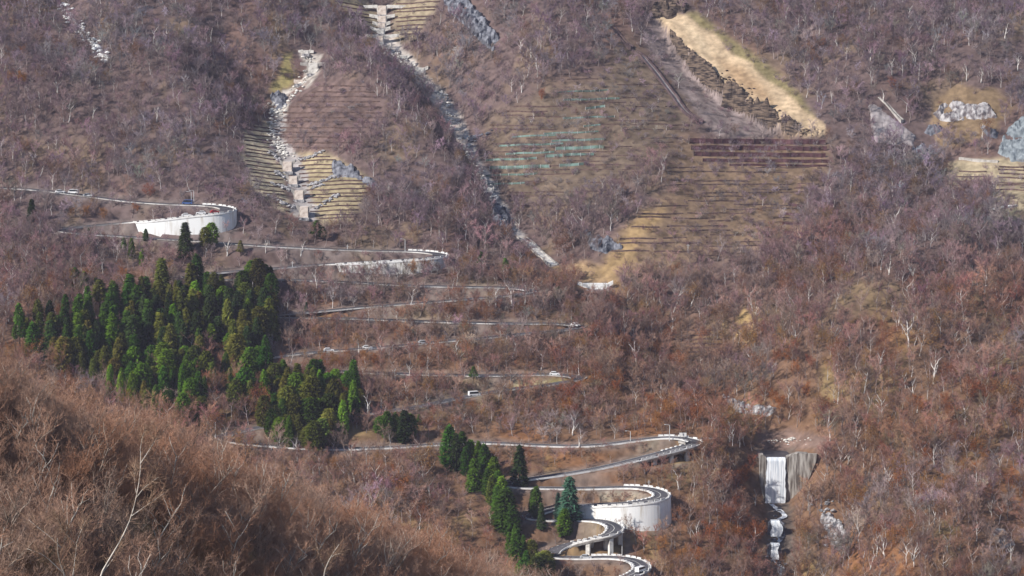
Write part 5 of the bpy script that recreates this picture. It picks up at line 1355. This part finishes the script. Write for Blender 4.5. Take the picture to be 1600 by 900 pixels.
# those that show largest: the crown must reach into the picture and stand free of the trees before it
acc.sort(key=lambda i: -(s[i] if V[i] - 8 * s[i] < 880 else 0.0))
print('near trees possible', len(acc))
near_items = []
def ntint(x, y, n):
    t = np.array((0.36, 0.215, 0.155)) * np.ones((n, 1))
    t = t + sstep(-0.05, 0.4, fbm(x / 9 + 4, y / 16, 3))[:, None] * (np.array((0.33, 0.24, 0.195)) - t) * 0.7
    t = t + sstep(0.15, 0.45, fbm(x / 7 + 44, y / 14, 3))[:, None] * (np.array((0.36, 0.17, 0.095)) - t) * 0.6
    return t * _r.uniform(0.85, 1.3, (n, 1))
for i in acc[:298]:
    h = _r.uniform(4.0, 7.0); k = int(_r.integers(len(NEARP)))
    t = ntint(np.array([X[i]]), np.array([Y[i]]), 1)[0]
    pale = _r.random() < (0.65 if U[i] > 320 else 0.35)
    b = (np.array((0.56, 0.52, 0.47)) if pale else np.array((0.36, 0.29, 0.24))) * _r.uniform(0.8, 1.15)
    e = put_tree('bare_tree', NEARP[k], (X[i], Y[i], Zg[i] - 0.2), _r.normal(0, 0.7), (h / 9 * _r.uniform(0.95, 1.35), h / 9), (b, t), 'tree', 'bare trees of the near slope', (_r.normal(0, 0.05), _r.normal(0.08, 0.06)))
    near_items.append((e, U[i], V[i], pale, s[i], h))
near_items.sort(key=lambda q: -q[4])
for bi in range(0, len(near_items), 19):
    for i, (e, u, v, pale, s_, h) in enumerate(sorted(near_items[bi:bi + 19], key=lambda q: q[1])):
        e['label'] = '%s tree on the near slope, %s row from the viewer, %s from left' % ('pale-stemmed bare' if pale else 'brown leafless', nth(bi // 19), nth(i))
n = len(X); pk = np.nonzero(_r.random(n) < 0.62)[0]; n = len(pk)
hb = _r.uniform(1.3, 4.2, n)
PB = np.stack([X[pk], Y[pk], Zg[pk] - 0.1], 1)
tb = ntint(PB[:, 0], PB[:, 1], n)
print('brush', n)
forest('near_brush', 'brown leafless brush on the near slope', NEARJ, PB, _r.normal(0, 0.8, n), np.stack([_r.normal(0, 0.06, n), _r.normal(0.08, 0.08, n)], 1), np.stack([hb / 8 * 1.25, hb / 8 * 1.25, hb / 8], 1), _r.integers(0, 5, n), tb, tb * 1.35)

# two pale birches in front, their stems drawn limb by limb
def stem_tree(name, dist, limbs, label, r0):
    def pt(u, v):
        d = ray(u, v); return CAM + d * (dist / d[1])
    base = pt(*limbs[0][0][0]); base = np.array((base[0], base[1], float(ground(base[0], base[1])) - 0.3))
    e = empty(name, base); tag(e, label, 'tree'); tr = MB(); tv = []
    for li, (pix, r) in enumerate(limbs):
        pts = np.array([pt(u, v) for u, v in pix]); pts[:, 1] += np.linspace(0, _r.normal(0, 1.0), len(pts))
        if li == 0: pts = np.concatenate([[base], pts])
        C_, _ = catmull(pts, step=0.3)
        tr.tube(C_, np.linspace(r * r0, r * r0 * 0.25, len(C_)), 7)
        m = len(C_)
        for q in range(46):
            f = _r.uniform(0.35, 1.0); o = C_[int(f * (m - 1))]; d = unit(unit(C_[-1] - C_[m // 2]) + _r.normal(0, 0.55, 3) + np.array((0, 0, 0.25))); L = _r.uniform(0.4, 1.3)
            for w_ in range(4):
                nn = unit(np.cross(d, _r.normal(0, 1, 3))) * 0.011; o2 = o + d * L * _r.uniform(0, 0.8); d2 = unit(d + _r.normal(0, 0.45, 3))
                tv.append(np.array([o2 - nn, o2 + nn, o2 + d2 * L * _r.uniform(0.4, 0.9)]))
    o = part('trunk', tr, M['bark_o'], e, True); o.color = (0.62, 0.56, 0.50, 1)
    c = link('crown', tri_mesh('crown', np.array(tv) - base, M['twig_o']), e); c.color = (0.30, 0.20, 0.14, 1)
stem_tree('birch_tree', 182, [([(156, 905), (166, 882), (184, 852), (202, 815), (213, 775), (219, 735), (219, 700)], 1.0), ([(213, 778), (228, 758), (252, 738)], 0.5), ([(206, 806), (232, 788), (256, 772)], 0.45), ([(219, 725), (234, 702), (244, 686)], 0.45), ([(160, 895), (178, 872), (190, 850)], 0.4), ([(219, 705), (222, 685), (228, 668)], 0.3), ([(213, 770), (207, 752), (206, 735)], 0.25)], 'pale birch arching to the right near the bottom left', 0.06)
stem_tree('birch_tree', 186, [([(102, 905), (98, 880), (95, 855), (97, 830)], 0.9), ([(95, 856), (82, 842), (62, 826), (45, 812)], 0.5), ([(97, 832), (94, 818), (86, 806)], 0.4), ([(101, 898), (86, 880), (70, 864), (46, 852)], 0.55), ([(113, 905), (116, 880), (119, 850)], 0.6), ([(119, 850), (108, 836), (100, 824)], 0.3), ([(119, 850), (126, 830), (132, 815)], 0.35)], 'pale forked birch at the bottom left edge', 0.055)
stem_tree('birch_tree', 260, [([(506, 905), (510, 884), (520, 862), (532, 842)], 0.9), ([(514, 874), (524, 864), (536, 858)], 0.45), ([(508, 890), (500, 868), (497, 850)], 0.4)], 'pale slender birch in the bottom centre of the near slope', 0.075)

# ------------------------------------------------------------------ the air between the viewpoint and the mountain
_hz = bpy.data.materials.new('haze'); _hz.use_nodes = True
_hn = _hz.node_tree; _hn.nodes.remove(_hn.nodes['Principled BSDF'])
_pv = _hn.nodes.new('ShaderNodeVolumePrincipled')
_pv.inputs['Color'].default_value = (0.74, 0.72, 0.96, 1); _pv.inputs['Density'].default_value = HAZE
_pv.inputs['Anisotropy'].default_value = 0.0
_hn.links.new(_pv.outputs[0], _hn.nodes['Material Output'].inputs['Volume'])
mb = MB(); mb.box(-2410, 2410, -410, 4410, -40, 960)
tag(solo('haze', mb, _hz), 'thin bluish air in front of the mountain', None, None, 'stuff')
